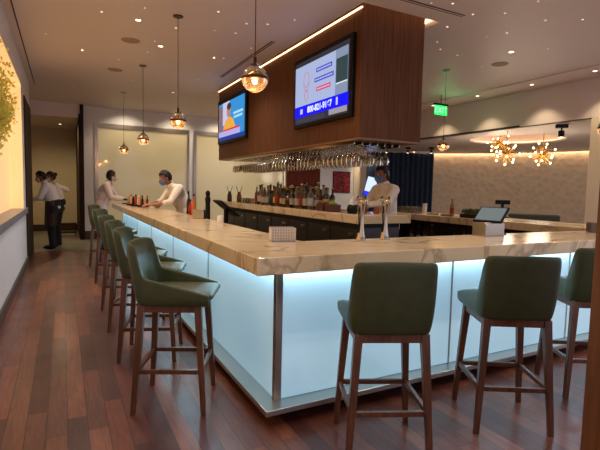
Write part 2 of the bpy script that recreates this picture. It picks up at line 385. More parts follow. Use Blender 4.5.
rg = ring.build('led_strip', M['led_warm']); tag(rg, 'warm light strip round the oval recess in the lounge ceiling', 'light strip')
# curved lounge wall
pts = [(9.42,13.0),(9.8,12.7),(10.5,12.3),(11.3,11.75),(12.1,11.05),(12.8,10.3),(13.4,9.3),(13.85,8.2),(14.1,7.0),(14.1,5.6),(13.9,4.0),(13.4,2.2)]
def smooth_path(p, n):
    out = []
    for i in range(len(p)-1):
        p0 = p[max(i-1,0)]; p1 = p[i]; p2 = p[i+1]; p3 = p[min(i+2,len(p)-1)]
        for k in range(n):
            t = k/n; out.append(tuple(.5*((2*p1[j])+(-p0[j]+p2[j])*t+(2*p0[j]-5*p1[j]+4*p2[j]-p3[j])*t*t+(-p0[j]+3*p1[j]-3*p2[j]+p3[j])*t**3) for j in range(len(p1))))
    out.append(tuple(p[-1])); return out
cp = smooth_path(pts, 6)
def ribbon(path, z0, z1, th):
    m = MB(); n = len(path); vs = []
    for i, (x, y) in enumerate(path):
        a = path[max(i-1,0)]; b = path[min(i+1,n-1)]; d = Vector((b[0]-a[0], b[1]-a[1])).normalized(); nx, ny = -d.y, d.x
        vs += [(x,y,z0),(x,y,z1),(x+nx*th,y+ny*th,z1),(x+nx*th,y+ny*th,z0)]
    fs = [(i*4+j, i*4+(j+1)%4, (i+1)*4+(j+1)%4, (i+1)*4+j) for i in range(n-1) for j in range(4)]+[(0,3,2,1),((n-1)*4,(n-1)*4+1,(n-1)*4+2,(n-1)*4+3)]
    return m.add(vs, fs)
struct(ribbon(cp, 0, LZ-.001, .12).build('wall_lounge', M['wallpaper'], smooth=40))
def offs(path, d):
    out = []
    for i, (x, y) in enumerate(path):
        a = path[max(i-1,0)]; b = path[min(i+1,len(path)-1)]; v = Vector((b[0]-a[0], b[1]-a[1])).normalized(); out.append((x+v.y*d, y-v.x*d))
    return out
cove = offs(cp[14:], .09)
lg = ribbon(cove, LZ-.03, LZ-.012, .03).build('led_strip', M['led_cove']); tag(lg, 'warm light strip along the top of the curved wallpapered wall', 'light strip')
struct(ribbon(offs(cp[14:], .17), LZ-.07, LZ-.001, .015).build('trim_8', M['ceiling'], smooth=40))
# curtain
cu = []
cpath = offs(cp[0:19], .12); L_ = 0
dense = smooth_path(cpath, 12)
for i, (x, y) in enumerate(dense):
    a = dense[max(i-1,0)]; b = dense[min(i+1,len(dense)-1)]; v = Vector((b[0]-a[0], b[1]-a[1])); L_ += v.length/2; v.normalize()
    d = .045*math.sin(L_*2*PI/.17)+.015*math.sin(L_*2*PI/.41); cu.append((x+v.y*d, y-v.x*d))
tag(ribbon(cu, .02, LZ-.05, .012).build('curtain', M['curtain'], smooth=60), 'navy blue pleated floor length curtain at the end of the curved wall', 'curtain')
# white pillar at the soffit and wooden post beside the camera
struct(MB().box(8.4,9.3,3.9,4.86,0,LZ).build('wall_pillar', m_lit, bevel=.01))
struct(MB().box(2.135,2.43,1.02,1.18,0,CZ).build('trim_9', M['post_wood'], bevel=.004))

# ------------------------------------------------------------------ bulkhead with televisions and glass racks
BX0, BX1, BY0, BY1, BZ0, BZ1 = 3.1, 4.04, 4.45, 9.88, 2.065, 3.85
bk = thing('bulkhead', 'long walnut clad bulkhead hung from the ceiling over the back bar', 'bulkhead', (BX0,BY0,BZ0))
def loc(o): o.location = tuple(-v for v in o.parent.matrix_world.translation); return o
bpy.context.view_layer.update()
def part(mb, name, m, parent, **k):
    """a part built in world coordinates under an unrotated thing"""
    p = parent; off = Vector((0,0,0))
    while p: off += Vector(p.location); p = p.parent
    o = mb.build(name, m, parent, **k); o.location = -off; return o
w = BX1-BX0
for s, (a, b) in enumerate(((BY0,6.26),(6.263,8.07),(8.073,BY1))): part(MB().box(BX0,BX0+.02,a,b,BZ0+.02,BZ1), 'side_panel', M['veneer'], bk)
part(MB().box(BX1-.02,BX1,BY0,BY1,BZ0+.02,BZ1), 'side_panel', M['veneer'], bk)
part(MB().box(BX0+.02,BX1-.02,BY0,BY0+.02,BZ0+.02,BZ1), 'end_panel', M['veneer'], bk)
part(MB().box(BX0+.02,BX1-.02,BY1-.02,BY1,BZ0+.02,BZ1), 'end_panel', M['veneer'], bk)
part(MB().box(BX0+.006,BX1-.006,BY0+.006,BY1-.006,BZ0,BZ0+.02), 'bottom_panel', M['veneer_lit'], bk)  # light on the underside lip put into a lighter veneer colour
for (a, b, c_, d) in ((rx0+.002,rx0+.02,ry0+.05,ry1-.05),(rx1-.02,rx1-.002,ry0+.05,ry1-.05)):
    pass
st = MB().box(BX0-.022,BX0-.002,BY0,BY1,CZ+.014,CZ+.026).box(rx1-.02,rx1-.002,ry0+.04,ry1-.04,CZ+.06,CZ+.1).box(rx0+.02,rx1-.02,ry0+.002,ry0+.02,CZ+.14,CZ+.16).box(rx0+.02,rx1-.02,ry1-.02,ry1-.002,CZ+.14,CZ+.16)
tag(st.build('led_strip', M['led_warm']), 'warm light strip in the ceiling recess around the walnut bulkhead', 'light strip')

def emis(name, col, es=1.0): return mat(name, (8,8,8), .6, emit=col, es=es*1.12, spec=.15)
TVX = BX0
def tv(y0, y1, z0, z1, label):
    t = thing('television', label, 'television', (TVX,(y0+y1)/2,z0), 0)
    part(MB().box(TVX-.05,TVX,y0,y1,z0,z1), 'case', M['black'], t, bevel=.006)
    return t
# photo: y decreases to the right, so u runs from far (left in view) to near
def scr(t, ya, yb, za, zb, nm, m, d=.0):
    """flat picture area on the screen, u 0..1 left to right, v 0..1 bottom to top"""
    x = TVX-.0515-d; return part(MB().poly([(x,ya,za),(x,yb,za),(x,yb,zb),(x,ya,zb)]), nm, m, t, smooth=0)
t = tv(4.56, 6.08, 2.34, 3.32, 'large wall television nearer the camera showing a white page with blue and red lines')
ya, yb, za, zb = 6.03, 4.62, 2.39, 3.26
U = lambda u: ya+(yb-ya)*u
V = lambda v: za+(zb-za)*v
scr(t, U(0), U(1), V(0), V(1), 'screen', emis('tv grey', (70,66,76), .5))
scr(t, U(.0), U(.98), V(.27), V(.93), 'picture', emis('tv page', (176,188,226), .85), .001)
scr(t, U(.78), U(.98), V(.27), V(.93), 'picture', emis('tv side', (150,166,196), .7), .0015)
scr(t, U(.79), U(.975), V(.46), V(.8), 'picture', emis('tv green', (64,86,90), .6), .002)
scr(t, U(.79), U(.975), V(.44), V(.46), 'picture', emis('tv line', (220,225,235), .9), .002)
scr(t, U(0), U(1), V(.11), V(.29), 'banner', emis('tv blue', (16,16,236), 1.1), .002)
for (a, b, c_, d, cc) in ((.43,.72,.735,.8,(70,80,200)),(.4,.75,.59,.655,(70,80,200)),(.44,.7,.445,.51,(222,70,100))):
    scr(t, U(a), U(b), V(c_), V(d), 'text_line', emis('tv bar', cc, .9), .002)
    for k in range(7):
        q = a+.015+(b-a-.03)*k/7; scr(t, U(q), U(q+(b-a)/9), V(c_+.022), V(d-.022), 'lettering', emis('tv letters', (190,196,236), .9), .003)
def tv_text(t, body, u, v, size, m, bold=.0):
    vs, fs = text_mesh(body, size, bold); x = TVX-.0555
    return part(MB().add([(x, U(u)-p[0], V(v)+p[1]) for p in vs], fs), 'lettering', m, t, smooth=0)
tv_text(t, '800-821-9167', .5, .2, .115, emis('tv white text', (236,240,255), 1), .004)
face = MB()
def ring_pts(uc, vc, ru, rv, n=28): return [(TVX-.055, U(uc+ru*math.cos(2*PI*k/n)), V(vc+rv*math.sin(2*PI*k/n))) for k in range(n)]
face.tube(ring_pts(.24,.66,.055,.15)+ring_pts(.24,.66,.055,.15)[:1], .004, 4)
face.tube(ring_pts(.24,.44,.035,.09)+ring_pts(.24,.44,.035,.09)[:1], .004, 4)
face.tube([(TVX-.055,U(.2),V(.62)),(TVX-.055,U(.24),V(.56)),(TVX-.055,U(.28),V(.62))], .004, 4)
face.tube([(TVX-.055,U(.22),V(.5)),(TVX-.055,U(.27),V(.51))], .004, 4)
part(face, 'line_drawing', emis('tv pink', (206,130,150), .8), t)
scr(t, U(.12), U(.17), V(.16), V(.24), 'picture', emis('tv icon', (200,206,255), .9), .003)
scr(t, U(.8), U(.83), V(.15), V(.26), 'picture', emis('tv icon', (200,206,255), .9), .003)
scr(t, U(.05), U(.6), V(.02), V(.09), 'picture', emis('tv strip', (64,62,84), .8), .002)
scr(t, U(.68), U(.98), V(.03), V(.11), 'picture', emis('tv strip2', (170,160,170), .8), .002)
t = tv(8.06, 9.8, 2.4, 3.33, 'smaller looking wall television farther from the camera showing a presenter on blue')
ya, yb, za, zb = 9.72, 8.14, 2.46, 3.24
scr(t, U(0), U(1), V(0), V(1), 'screen', emis('tv blue sky', (56,150,220), .85))
scr(t, U(0), U(.17), V(.25), V(.93), 'picture', emis('tv curtain', (150,120,130), .7), .001)
scr(t, U(.17), U(.45), V(.4), V(1), 'picture', emis('tv shirt', (206,204,236), .85), .001)
p = MB(); x = TVX-.0535
p.poly([(x,U(.2),V(.28)),(x,U(.68),V(.28)),(x,U(.6),V(.5)),(x,U(.45),V(.6)),(x,U(.28),V(.5))]); part(p, 'presenter_jacket', emis('tv orange', (240,170,70), .9), t, smooth=0)
part(MB().poly([(x-.001,y_,z_) for _,y_,z_ in ring_pts(.42,.74,.08,.17)]), 'presenter_face', emis('tv face', (196,140,120), .8), t, smooth=0)
part(MB().poly([(x-.0015,y_,z_) for _,y_,z_ in ring_pts(.43,.86,.085,.09)]), 'presenter_hair', emis('tv hair', (90,60,50), .6), t, smooth=0)
scr(t, U(.17), U(.85), V(.24), V(.28), 'banner', emis('tv red', (214,30,40), 1), .003)
scr(t, U(0), U(.85), V(.1), V(.24), 'banner', emis('tv lilac', (180,176,230), .9), .003)
scr(t, U(0), U(1), V(0), V(.1), 'banner', emis('tv navy', (40,60,160), .8), .003)
scr(t, U(.6), U(.95), V(.6), V(.66), 'text_line', emis('tv pale', (170,220,245), .9), .003)
scr(t, U(.62), U(.93), V(.5), V(.56), 'text_line', emis('tv pale', (170,220,245), .9), .003)

# glass racks under the bulkhead
rk = thing('glass_rack', 'steel stemware rack screwed under the walnut bulkhead', 'glass rack', (3.5,6.6,BZ0))
rows = [3.2+.115*k for k in range(6)]
for k in range(len(rows)+1):
    x = rows[0]-.0575+.115*k
    part(MB().box(x-.012,x+.012,4.6,9.2,BZ0-.045,BZ0-.04).box(x-.002,x+.002,4.6,9.2,BZ0-.04,BZ0), 'rail', M['chrome'], rk, smooth=0)
gl = MB(); prof = [(.034,0),(.034,-.003),(.006,-.008),(.0045,-.02),(.0045,-.09),(.008,-.1),(.026,-.115),(.038,-.14),(.041,-.165),(.038,-.2),(.034,-.22),(.0325,-.22),(.036,-.2),(.039,-.165),(.036,-.142),(.02,-.118),(.0,-.108)]
gl.lathe(prof, n=14); g0 = gl.build('hanging_wine_glass', M['stem_glass'], smooth=60)
k = 0
for r_i, x in enumerate(rows):
    for j in range(39):
        y = 4.8+j*.113
        if rnd.random() < .06 or 6.22 < y < 6.58: continue
        g = g0 if k == 0 else g0.copy()
        if k: COL.objects.link(g)
        g.location = (x, y, BZ0-.034); s = .92 if r_i % 3 == 1 else 1.05; g.scale = (s,s,s if r_i % 2 else 1.12)
        tag(g, 'clear wine glass hanging upside down in the rack under the bulkhead', 'wine glass', 'wine glasses hanging under the bulkhead'); k += 1

# ------------------------------------------------------------------ bar
BT0, BT1 = .968, 1.07
sx0, sx1, sy0, sy1 = .94, 1.57, 2.28, 2.95
bend = 10.7; rxi, rxo, ryf = 5.45, 6.35, 6.75
poly = [(sx0,sy0),(rxo,sy0),(rxo,ryf),(rxi,ryf),(rxi,sy1),(sx1,sy1),(sx1,bend),(sx0,bend)]
top = MB().prism(poly, BT0, BT1).build('bar_counter', M['marble'], bevel=.006, smooth=0)
tag(top, 'long cream marble bar counter with veined edge wrapping the bar', 'bar counter')
bb = thing('bar_cabinet', 'bar base of glowing pale blue glass panels on a steel ledge', 'bar base', (1.163,2.5,0))
bx, by = 1.163, 2.5
def front_panels():
    xs = [1.2]+[1.163+1.488*k for k in range(1,4)]
    for a, b in zip(xs[:-1], xs[1:]): part(MB().box(a+.006,b-.006,by,by+.02,.125,.955), 'glass_panel', M['backlit'], bb, smooth=0)
    part(MB().box(xs[-1]+.006,6.12,by,by+.02,.125,.955), 'glass_panel', M['backlit'], bb, smooth=0)
    for x in xs[1:]: part(MB().box(x-.006,x+.006,by-.006,by+.02,.12,BT0), 'divider', M['steel'], bb, smooth=0)
    ys = [2.54]+[2.5+1.488*k for k in range(1,6)]
    for a, b in zip(ys[:-1], ys[1:]): part(MB().box(bx,bx+.02,a+.006,b-.006,.125,.955), 'glass_panel', M['backlit'], bb, smooth=0)
    part(MB().box(bx,bx+.02,ys[-1]+.006,bend-.1,.125,.955), 'glass_panel', M['backlit'], bb, smooth=0)
    for y in ys[1:]: part(MB().box(bx-.006,bx+.02,y-.006,y+.006,.12,BT0), 'divider', M['steel'], bb, smooth=0)
front_panels()
part(MB().box(bx-.004,bx+.04,by-.004,by+.042,.12,BT0), 'corner_post', M['steel'], bb, bevel=.002)
part(MB().prism([(bx-.11,by-.115),(6.25,by-.115),(6.25,by+.03),(bx+.03,by+.03),(bx+.03,bend-.06),(bx-.11,bend-.06)], .085, .12), 'ledge', M['steel_ledge'], bb, bevel=.003)
part(MB().prism([(bx+.06,by+.08),(6.1,by+.08),(6.1,by+.12),(bx+.1,by+.12),(bx+.1,bend-.12),(bx+.06,bend-.12)], 0, .085), 'toe_kick', M['dark_void'], bb, smooth=0)
part(MB().prism([(bx+.03,by+.03),(6.1,by+.03),(6.1,by+.06),(bx+.06,by+.06),(bx+.06,bend-.12),(bx+.03,bend-.12)], .12, BT0), 'backing', M['dark_void'], bb, smooth=0)
# inner carcass seen from above the counter
part(MB().box(sx1-.03,sx1-.01,sy1,bend-.12,.1,BT0).box(sx1-.03,rxi,sy1-.03,sy1-.01,.1,BT0).box(1.24,sx1-.03,bend-.14,bend-.12,.0,BT0), 'inner_panel', M['dark_cab'], bb, smooth=0)
part(MB().box(rxi+.32,rxi+.34,sy1-.01,ryf-.1,0,BT0).box(rxi+.02,rxi+.32,ryf-.12,ryf-.1,0,BT0).box(6.1,6.12,by+.03,ryf-.1,0,BT0), 'shelf_carcass', M['dark_void'], bb, smooth=0)
leds = MB().box(bx-.05,bx-.03,by-.03,bend-.1,BT0-.014,BT0-.004).box(bx-.03,6.1,by-.05,by-.03,BT0-.014,BT0-.004)
tag(leds.build('led_strip', M['led_cool']), 'cool white light strip under the overhang of the marble counter', 'light strip')

# island back bar
ib = thing('back_bar_island', 'dark steel refrigerated island cabinets under a marble top', 'cabinet', (3.5,6.5,0))
ix0, ix1, iy0, iy1, iz0, iz1 = 3.1, 3.92, 4.42, 9.6, 1.055, 1.165
part(MB().prism([(ix0,iy0),(ix1,iy0),(ix1,iy0+.6),(ix1-.1,iy0+.6),(ix1-.1,iy1),(ix0,iy1)], iz0, iz1), 'worktop', M['marble'], ib, bevel=.006)
part(MB().box(ix0+.06,ix1-.14,iy0+.06,iy1-.05,.08,iz0), 'body', M['dark_void'], ib, smooth=0)
n = 8; dy = (iy1-.05-iy0-.06)/n
for k in range(n):
    a = iy0+.06+k*dy+.02; b = a+dy-.04
    d = part(MB().box(ix0+.035,ix0+.06,a,b,.14,.98), 'door', M['dark_cab'], ib, bevel=.004)
    part(MB().box(ix0+.02,ix0+.035,a+.06,a+.16,.9,.935), 'handle', M['steel'], d, bevel=.003)
for a, b in ((ix0+.1,ix0+.38),(ix0+.42,ix1-.16)): part(MB().box(a,b,iy0+.035,iy0+.06,.14,1.0), 'door', mat('blue grey steel',(98,98,106),.35,.7), ib, bevel=.004)

#PART2

# ------------------------------------------------------------------ bar stools
def make_stool():
    t = thing('bar_stool', '', 'bar stool')
    # upholstered wrap-round shell, open at the front
    plan = [(.230,.255,.762),(.232,.235,.767),(.235,.12,.800),(.236,.0,.833),(.236,-.10,.858),(.236,-.128,.866),(.236,-.134,.885),(.2355,-.146,.96),(.235,-.158,1.04),(.233,-.166,1.066),(.226,-.188,1.076),(.202,-.214,1.08),(.165,-.226,1.082),(.08,-.233,1.085),(0,-.235,1.086)]
    path = plan+[(-x,y,z) for x,y,z in reversed(plan[:-1])]
    L = len(path); lv = 7; th = .038; z0 = .688
    nrm = []
    for i in range(L):
        a = path[max(i-1,0)]; b = path[min(i+1,L-1)]; d = Vector((b[0]-a[0], b[1]-a[1])).normalized(); nrm.append((-d.y, d.x))
    # make normals point outward
    if nrm[L//2][1] > 0: nrm = [(-x,-y) for x,y in nrm]
    def P(i, q, inner):
        x, y, zt = path[i]; z = z0+(zt-z0)*q; nx, ny = nrm[i]
        back = max(0, min(1, (.1-y)/.25)); sh = -(z-z0)*.14*back; sx = 1-(z-z0)*.13
        e = -.02*(1-q)**4
        off = -th if inner else e
        if inner: off = -th*(1-.25*q)
        return ((x+nx*off)*sx, y+ny*off+sh, z)
    vs = []; rowsn = []
    prof = [(q/(lv-1), False) for q in range(lv)]+[(q/(lv-1), True) for q in reversed(range(lv))]
    for i in range(L):
        for q, inn_ in prof: vs.append(P(i,q,inn_))
    n = len(prof)
    fs = [(i*n+j, i*n+(j+1)%n, (i+1)*n+(j+1)%n, (i+1)*n+j) for i in range(L-1) for j in range(n)]
    for e in (0, L-1):
        for j in range(lv-1):
            q = (e*n+j, e*n+j+1, e*n+n-2-j, e*n+n-1-j); fs.append(q if e else tuple(reversed(q)))
    sh = MB().add(vs, fs).build('shell', M['leather'], t, smooth=0, weld=True)
    for p in sh.data.polygons: p.use_smooth = True
    sb = sh.modifiers.new('sub','SUBSURF'); sb.levels = 1; sb.render_levels = 2
    # seat cushion
    s = MB(); g = 9; vs = []; top_ = []
    for j in range(g):
        for i in range(g):
            u = -1+2*i/(g-1); v = -1+2*j/(g-1); x = u*.2; y = .04+v*.228
            x = u*(.198 if v < .9 else .196); z = .772-.014*(u*u*u*u+v*v*v*v)/2-.004*(1-u*u)*(1-v*v)
            vs.append((x,y,z))
    fs = [(j*g+i, j*g+i+1, (j+1)*g+i+1, (j+1)*g+i) for j in range(g-1) for i in range(g-1)]
    ed = [i for i in range(g)]+[(j*g+g-1) for j in range(1,g)]+[((g-1)*g+i) for i in range(g-2,-1,-1)]+[j*g for j in range(g-2,0,-1)]
    o = len(vs)
    for k in ed: vs.append((vs[k][0]*1.02, vs[k][1]*1.0+(.01 if vs[k][1] > .2 else 0), .752))
    for k in ed: vs.append((vs[k][0], vs[k][1], .70))
    m_ = len(ed)
    fs += [(ed[(k+1)%m_], ed[k], o+k, o+(k+1)%m_) for k in range(m_)]+[(o+(k+1)%m_, o+k, o+m_+k, o+m_+(k+1)%m_) for k in range(m_)]+[tuple(o+m_+k for k in range(m_))]
    se = s.add(vs, fs).build('seat', M['leather'], t, smooth=60, weld=True)
    sb = se.modifiers.new('sub','SUBSURF'); sb.levels = 1; sb.render_levels = 2
    MB().box(-.195,.195,-.195,.235,.688,.705).build('seat_base', M['leather'], t, bevel=.004)
    fr = MB().box(-.185,.185,-.195,-.165,.645,.69).box(-.185,.185,.165,.195,.645,.69).box(-.195,-.165,-.165,.165,.645,.69).box(.165,.195,-.165,.165,.645,.69)
    fr.build('seat_frame', M['stool_wood'], t, bevel=.003)
    tp = (.178,.178); bt = (.222,.222)
    for a in (-1,1):
        for b in (-1,1): MB().bar((a*bt[0],b*bt[1],0),(a*tp[0],b*tp[1],.69),.03,.046).build('leg', M['stool_wood'], t, bevel=.003)
    zf = .27; q = bt[0]-(bt[0]-tp[0])*zf/.69
    for a in (-1,1):
        MB().box(-q,q,a*q-.011,a*q+.011,zf-.014,zf+.014).build('footrest' if a == 1 else 'stretcher', M['stool_wood'], t, bevel=.003)
        MB().box(a*q-.011,a*q+.011,-q,q,zf-.014,zf+.014).build('stretcher', M['stool_wood'], t, bevel=.003)
    return t
st0 = make_stool(); reg(st0)
D = math.radians
LEFTROW = ['green leather bar stool nearest the camera on the long left side of the bar',
 'second green bar stool from the camera on the long left side of the bar',
 'third green bar stool from the camera along the left side, between the second and fourth',
 'fourth green bar stool from the camera along the left side of the bar',
 'fifth green bar stool from the camera along the left side, before the last one',
 'farthest green bar stool on the left side, beside the man at the bar end']
spots = [(.665,3.04,-115,LEFTROW[0]),(.665,4.0,-110,LEFTROW[1]),(.67,4.87,-112,LEFTROW[2]),(.67,5.75,-112,LEFTROW[3]),(.70,7.35,-116,LEFTROW[4]),(.70,8.95,-116,LEFTROW[5]),
 (1.60,2.0,-24,'green bar stool seen from behind nearest the glowing corner of the bar'),
 (2.50,1.905,-30,'middle green bar stool of the three along the front of the bar'),
 (3.47,1.95,-31,'green bar stool half hidden behind the wooden post at the right')]
for i, (x, y, a, lb) in enumerate(spots):
    s = st0 if i == 0 else copy_tree(st0)
    s.location = (x,y,0); s.scale.z = 1.015; s.rotation_euler = (0,0,D(a)); tag(s, lb, 'bar stool', 'green leather bar stools round the bar')

# ------------------------------------------------------------------ pendants
def make_pendant():
    t = thing('pendant_lamp', '', 'pendant lamp'); r = .1
    MB().cyl((0,0,CZ-2.28-.012),(0,0,CZ-2.28),.062,n=24).build('canopy', M['bronze'], t, bevel=.002)
    MB().cyl((0,0,.1),(0,0,CZ-2.28-.012),.0035,n=8).build('cord', M['black'], t)
    MB().lathe([(.012,.16),(.012,.115),(.03,.108),(.038,.098)], n=20).build('cap', M['bronze'], t)
    a = [(r*math.sin(q), r*math.cos(q)) for q in [PI*(.12+.38*k/8) for k in range(9)]]
    MB().lathe(a, n=32).build('upper_glass', M['clear_top'], t, smooth=60)
    b = [(r*math.sin(q), r*math.cos(q)) for q in [PI*(.5+.5*k/10) for k in range(10)]]+[(.03,-r*.98),(0,-r*.98)]
    MB().lathe(b, n=32).build('lower_glass', M['amber_glass'], t, smooth=60)
    MB().lathe([(r+.001,-.008),(r+.003,-.006),(r+.003,.01),(r+.001,.012)], n=32).build('band', M['bronze'], t, smooth=60)
    MB().cyl((0,0,.02),(0,0,.11),.012,n=12).build('lamp_holder', M['gold'], t)
    MB().ell((0,0,-.012),(.022,.022,.03),12,8).build('bulb', M['bulb'], t, smooth=60)
    return t
pp0 = make_pendant(); reg(pp0)
pend = [(1.30,3.26,'nearest glass globe pendant, in front of the walnut bulkhead'),(1.29,5.80,'second nearest globe pendant above the left arm of the bar'),
 (1.27,8.44,'third globe pendant from the camera above the left arm of the bar'),(1.24,11.05,'farthest globe pendant, lowest looking, above the man in pale pink'),
 (5.86,5.87,'globe pendant hanging right of the bulkhead below the green exit sign'),(5.87,3.2,'globe pendant cut by the right edge against the pillar')]
for i, (x, y, lb) in enumerate(pend):
    p = pp0 if i == 0 else copy_tree(pp0)
    p.location = (x,y,2.28 if i < 5 else 2.25)
    if i == 0: p.location.z = 2.26
    tag(p, lb, 'pendant lamp', 'amber glass globe pendants')
    if i:
        p.location.z = 2.28
    else: p.location.z = 2.28
    l = bpy.data.lights.new('pendant_light','POINT'); l.energy = 10; l.color = (1,.74,.46); l.shadow_soft_size = .03
    lo = bpy.data.objects.new('pendant_light', l); COL.objects.link(lo); lo.location = (x,y,2.24)

# ------------------------------------------------------------------ ceiling lights, speakers, vents
def spot(x, y, z, e, ang=70, blend=.6, col=(1,.78,.56), tgt=None, soft=.03):
    l = bpy.data.lights.new('downlight','SPOT'); l.energy = e; l.spot_size = D(ang); l.spot_blend = blend; l.color = col; l.shadow_soft_size = soft
    o = bpy.data.objects.new('downlight', l); COL.objects.link(o); o.location = (x,y,z)
    if tgt:
        d = Vector(tgt)-Vector((x,y,z)); o.rotation_euler = d.to_track_quat('-Z','Y').to_euler()
    return o
def make_down():
    t = thing('downlight', '', 'ceiling light')
    MB().lathe([(.03,-.001),(.055,-.006),(.058,-.004),(.058,0)], n=24).build('trim_ring', M['white_pot'], t, smooth=50)
    MB().lathe([(.031,-.002),(0,-.002)], n=24).build('lens', M['lens'], t, smooth=0)
    return t
dl0 = make_down(); reg(dl0)
dls = [(.88,6.2,'lit round downlight left of the near pendant canopy, beside the ceiling speaker'),(1.33,7.15,'small dim downlight between the two nearest pendant canopies'),(5.9,4.64,'round downlight right of the bulkhead beside the round speaker'),
 (7.96,4.6,'rightmost bright downlight along the soffit edge'),(7.96,5.76,'second downlight from the right along the soffit edge'),(7.95,7.03,'third downlight from the right along the soffit edge'),(7.95,8.35,'leftmost downlight of the soffit edge, by the exit sign'),
 (-.05,15.0,'downlight in the low ceiling of the corridor')]
for i, (x, y, lb) in enumerate(dls):
    d = dl0 if i == 0 else copy_tree(dl0)
    d.location = (x,y,CZ if i < 7 else 3.2); tag(d, lb, 'ceiling light', 'round recessed downlights')
    if i in (3,4,5,6): spot(x+.02,y,CZ-.02,34,95,.6,(1,.8,.5),(x+.16,y,0))
    elif i == 7: spot(x,y-.9,3.15,120,165,1,(1,.82,.5))
    else: spot(x,y,CZ-.02,45,100,.8)
stars = [(0.45,6.15),(0.89,5.75),(1.21,7.56),(0.86,8.25),(1.27,9.7),(0.24,10.97),(0.84,11.22),(-0.22,12.6),(-0.18,7.43),(1.36,6.24),(1.83,6.06),(2.11,6.01),(2.11,5.6),(2.35,5.48),(2.58,5.17),(1.68,5.41),(2.53,6.51),(2.34,7.24),(2.37,8.9),(2.46,9.94),(2.86,11.16),(1.21,6.95),(3.66,3.94),(4.35,4.38),(4.66,4.87),(4.94,5.09),(3.87,3.83),(4.3,3.93),(4.61,3.32),(4.59,3.72),(5.53,3.38),(5.17,4.14),(5.06,4.37),(6.21,4.27),(5.36,5.16),(6.17,5.4),(5.18,3.62)]
s0 = MB().lathe([(.0,-.002),(.011,-.002),(.014,0)], n=10).build('ceiling_star_light', M['star'], smooth=0)
for i, (x, y) in enumerate(stars):
    s = s0 if i == 0 else s0.copy()
    if i: COL.objects.link(s)
    s.location = (x,y,CZ-.0005); f = rnd.uniform(.6,1.15); s.scale = (f,f,1)
    tag(s, 'tiny pinpoint star light set in the beige ceiling', 'ceiling light', 'pinpoint star lights across the ceiling')
for x, y, lb in ((.9,7.1,'round flush ceiling speaker nearest the second pendant, on the left'),(.87,9.0,'farther round flush ceiling speaker on the left of the ceiling'),(6.3,5.15,'round flush ceiling speaker right of the walnut bulkhead')):
    o = MB().lathe([(0,-.006),(.125,-.006),(.13,0)], n=32).build('ceiling_speaker', M['speaker'], smooth=30); o.location = (x,y,CZ); tag(o, lb, 'speaker')
for (a, b, c_, d, lb) in ((2.66,2.72,6.05,8.47,'thin linear air vent in the ceiling left of the bulkhead'),(3.3,4.25,3.99,4.05,'thin linear air vent in the ceiling at the near end of the bulkhead')):
    t = thing('air_vent', lb, 'vent', ((a+b)/2,(c_+d)/2,CZ))
    part(MB().box(a,b,c_,d,CZ-.003,CZ), 'grille', M['slot'], t, smooth=0)
    if b-a < d-c_: part(MB().box((a+b)/2-.006,(a+b)/2+.006,c_,d,CZ-.006,CZ-.003), 'blade', M['ceiling'], t, smooth=0)
    else: part(MB().box(a,b,(c_+d)/2-.006,(c_+d)/2+.006,CZ-.006,CZ-.003), 'blade', M['ceiling'], t, smooth=0)
# exit sign on a drop rod
ex = thing('exit_sign', 'green glowing exit sign hanging right of the walnut bulkhead', 'exit sign', (7.2,7.35,3.1))
part(MB().box(7.02,7.42,7.33,7.37,3.32,3.36), 'housing', M['black_metal'], ex, bevel=.003)
part(MB().cyl((7.22,7.35,3.36),(7.22,7.35,CZ),.008), 'rod', M['black_metal'], ex)
part(MB().box(7.04,7.4,7.345,7.355,3.12,3.32), 'glass_plate', M['green_led'], ex, smooth=0)
vs, fs = text_mesh('EXIT', .17, .006)
part(MB().add([(7.22+p[0],7.343,3.22+p[1]) for p in vs], fs), 'lettering', emis('exit letters', (150,255,180), 1.2), ex, smooth=0)
l = bpy.data.lights.new('exit_glow','POINT'); l.energy = 1.6; l.color = (.1,1,.35); l.shadow_soft_size = .1
lo = bpy.data.objects.new('exit_glow', l); COL.objects.link(lo); lo.location = (7.3,7.2,3.15)
# track spotlights in the lounge ceiling
for i, (x, y, sc, lb) in enumerate(((8.75,5.62,1,'black cylinder spotlight on the lounge ceiling left of the pillar'),(9.0,11.4,.7,'leftmost small black spotlight in front of the navy curtain'),(9.6,11.1,.7,'middle small black spotlight in front of the navy curtain'),(10.15,10.65,.7,'small black spotlight at the right edge of the navy curtain'))):
    t = thing('spotlight', lb, 'spotlight', (x,y,LZ), 0, 'black ceiling spotlights')
    t.rotation_euler.z = D(-50)
    MB().box(-.11*sc,.11*sc,-.05*sc,.05*sc,-.07*sc,0).build('mount', M['black_metal'], t, bevel=.004)
    MB().cyl((0,0,-.07*sc),(0,0,-.12*sc),.015*sc).build('stem', M['black_metal'], t)
    MB().cyl((0,0,-.12*sc),(0,0,-.25*sc),.055*sc,n=20).build('barrel', M['black_metal'], t, bevel=.003)
    MB().lathe([(.05*sc,-.252*sc),(0,-.256*sc)], n=20).build('lens', M['lens'], t, smooth=0)
    spot(x,y,LZ-.3*sc,60 if i == 0 else 25,80,.7)
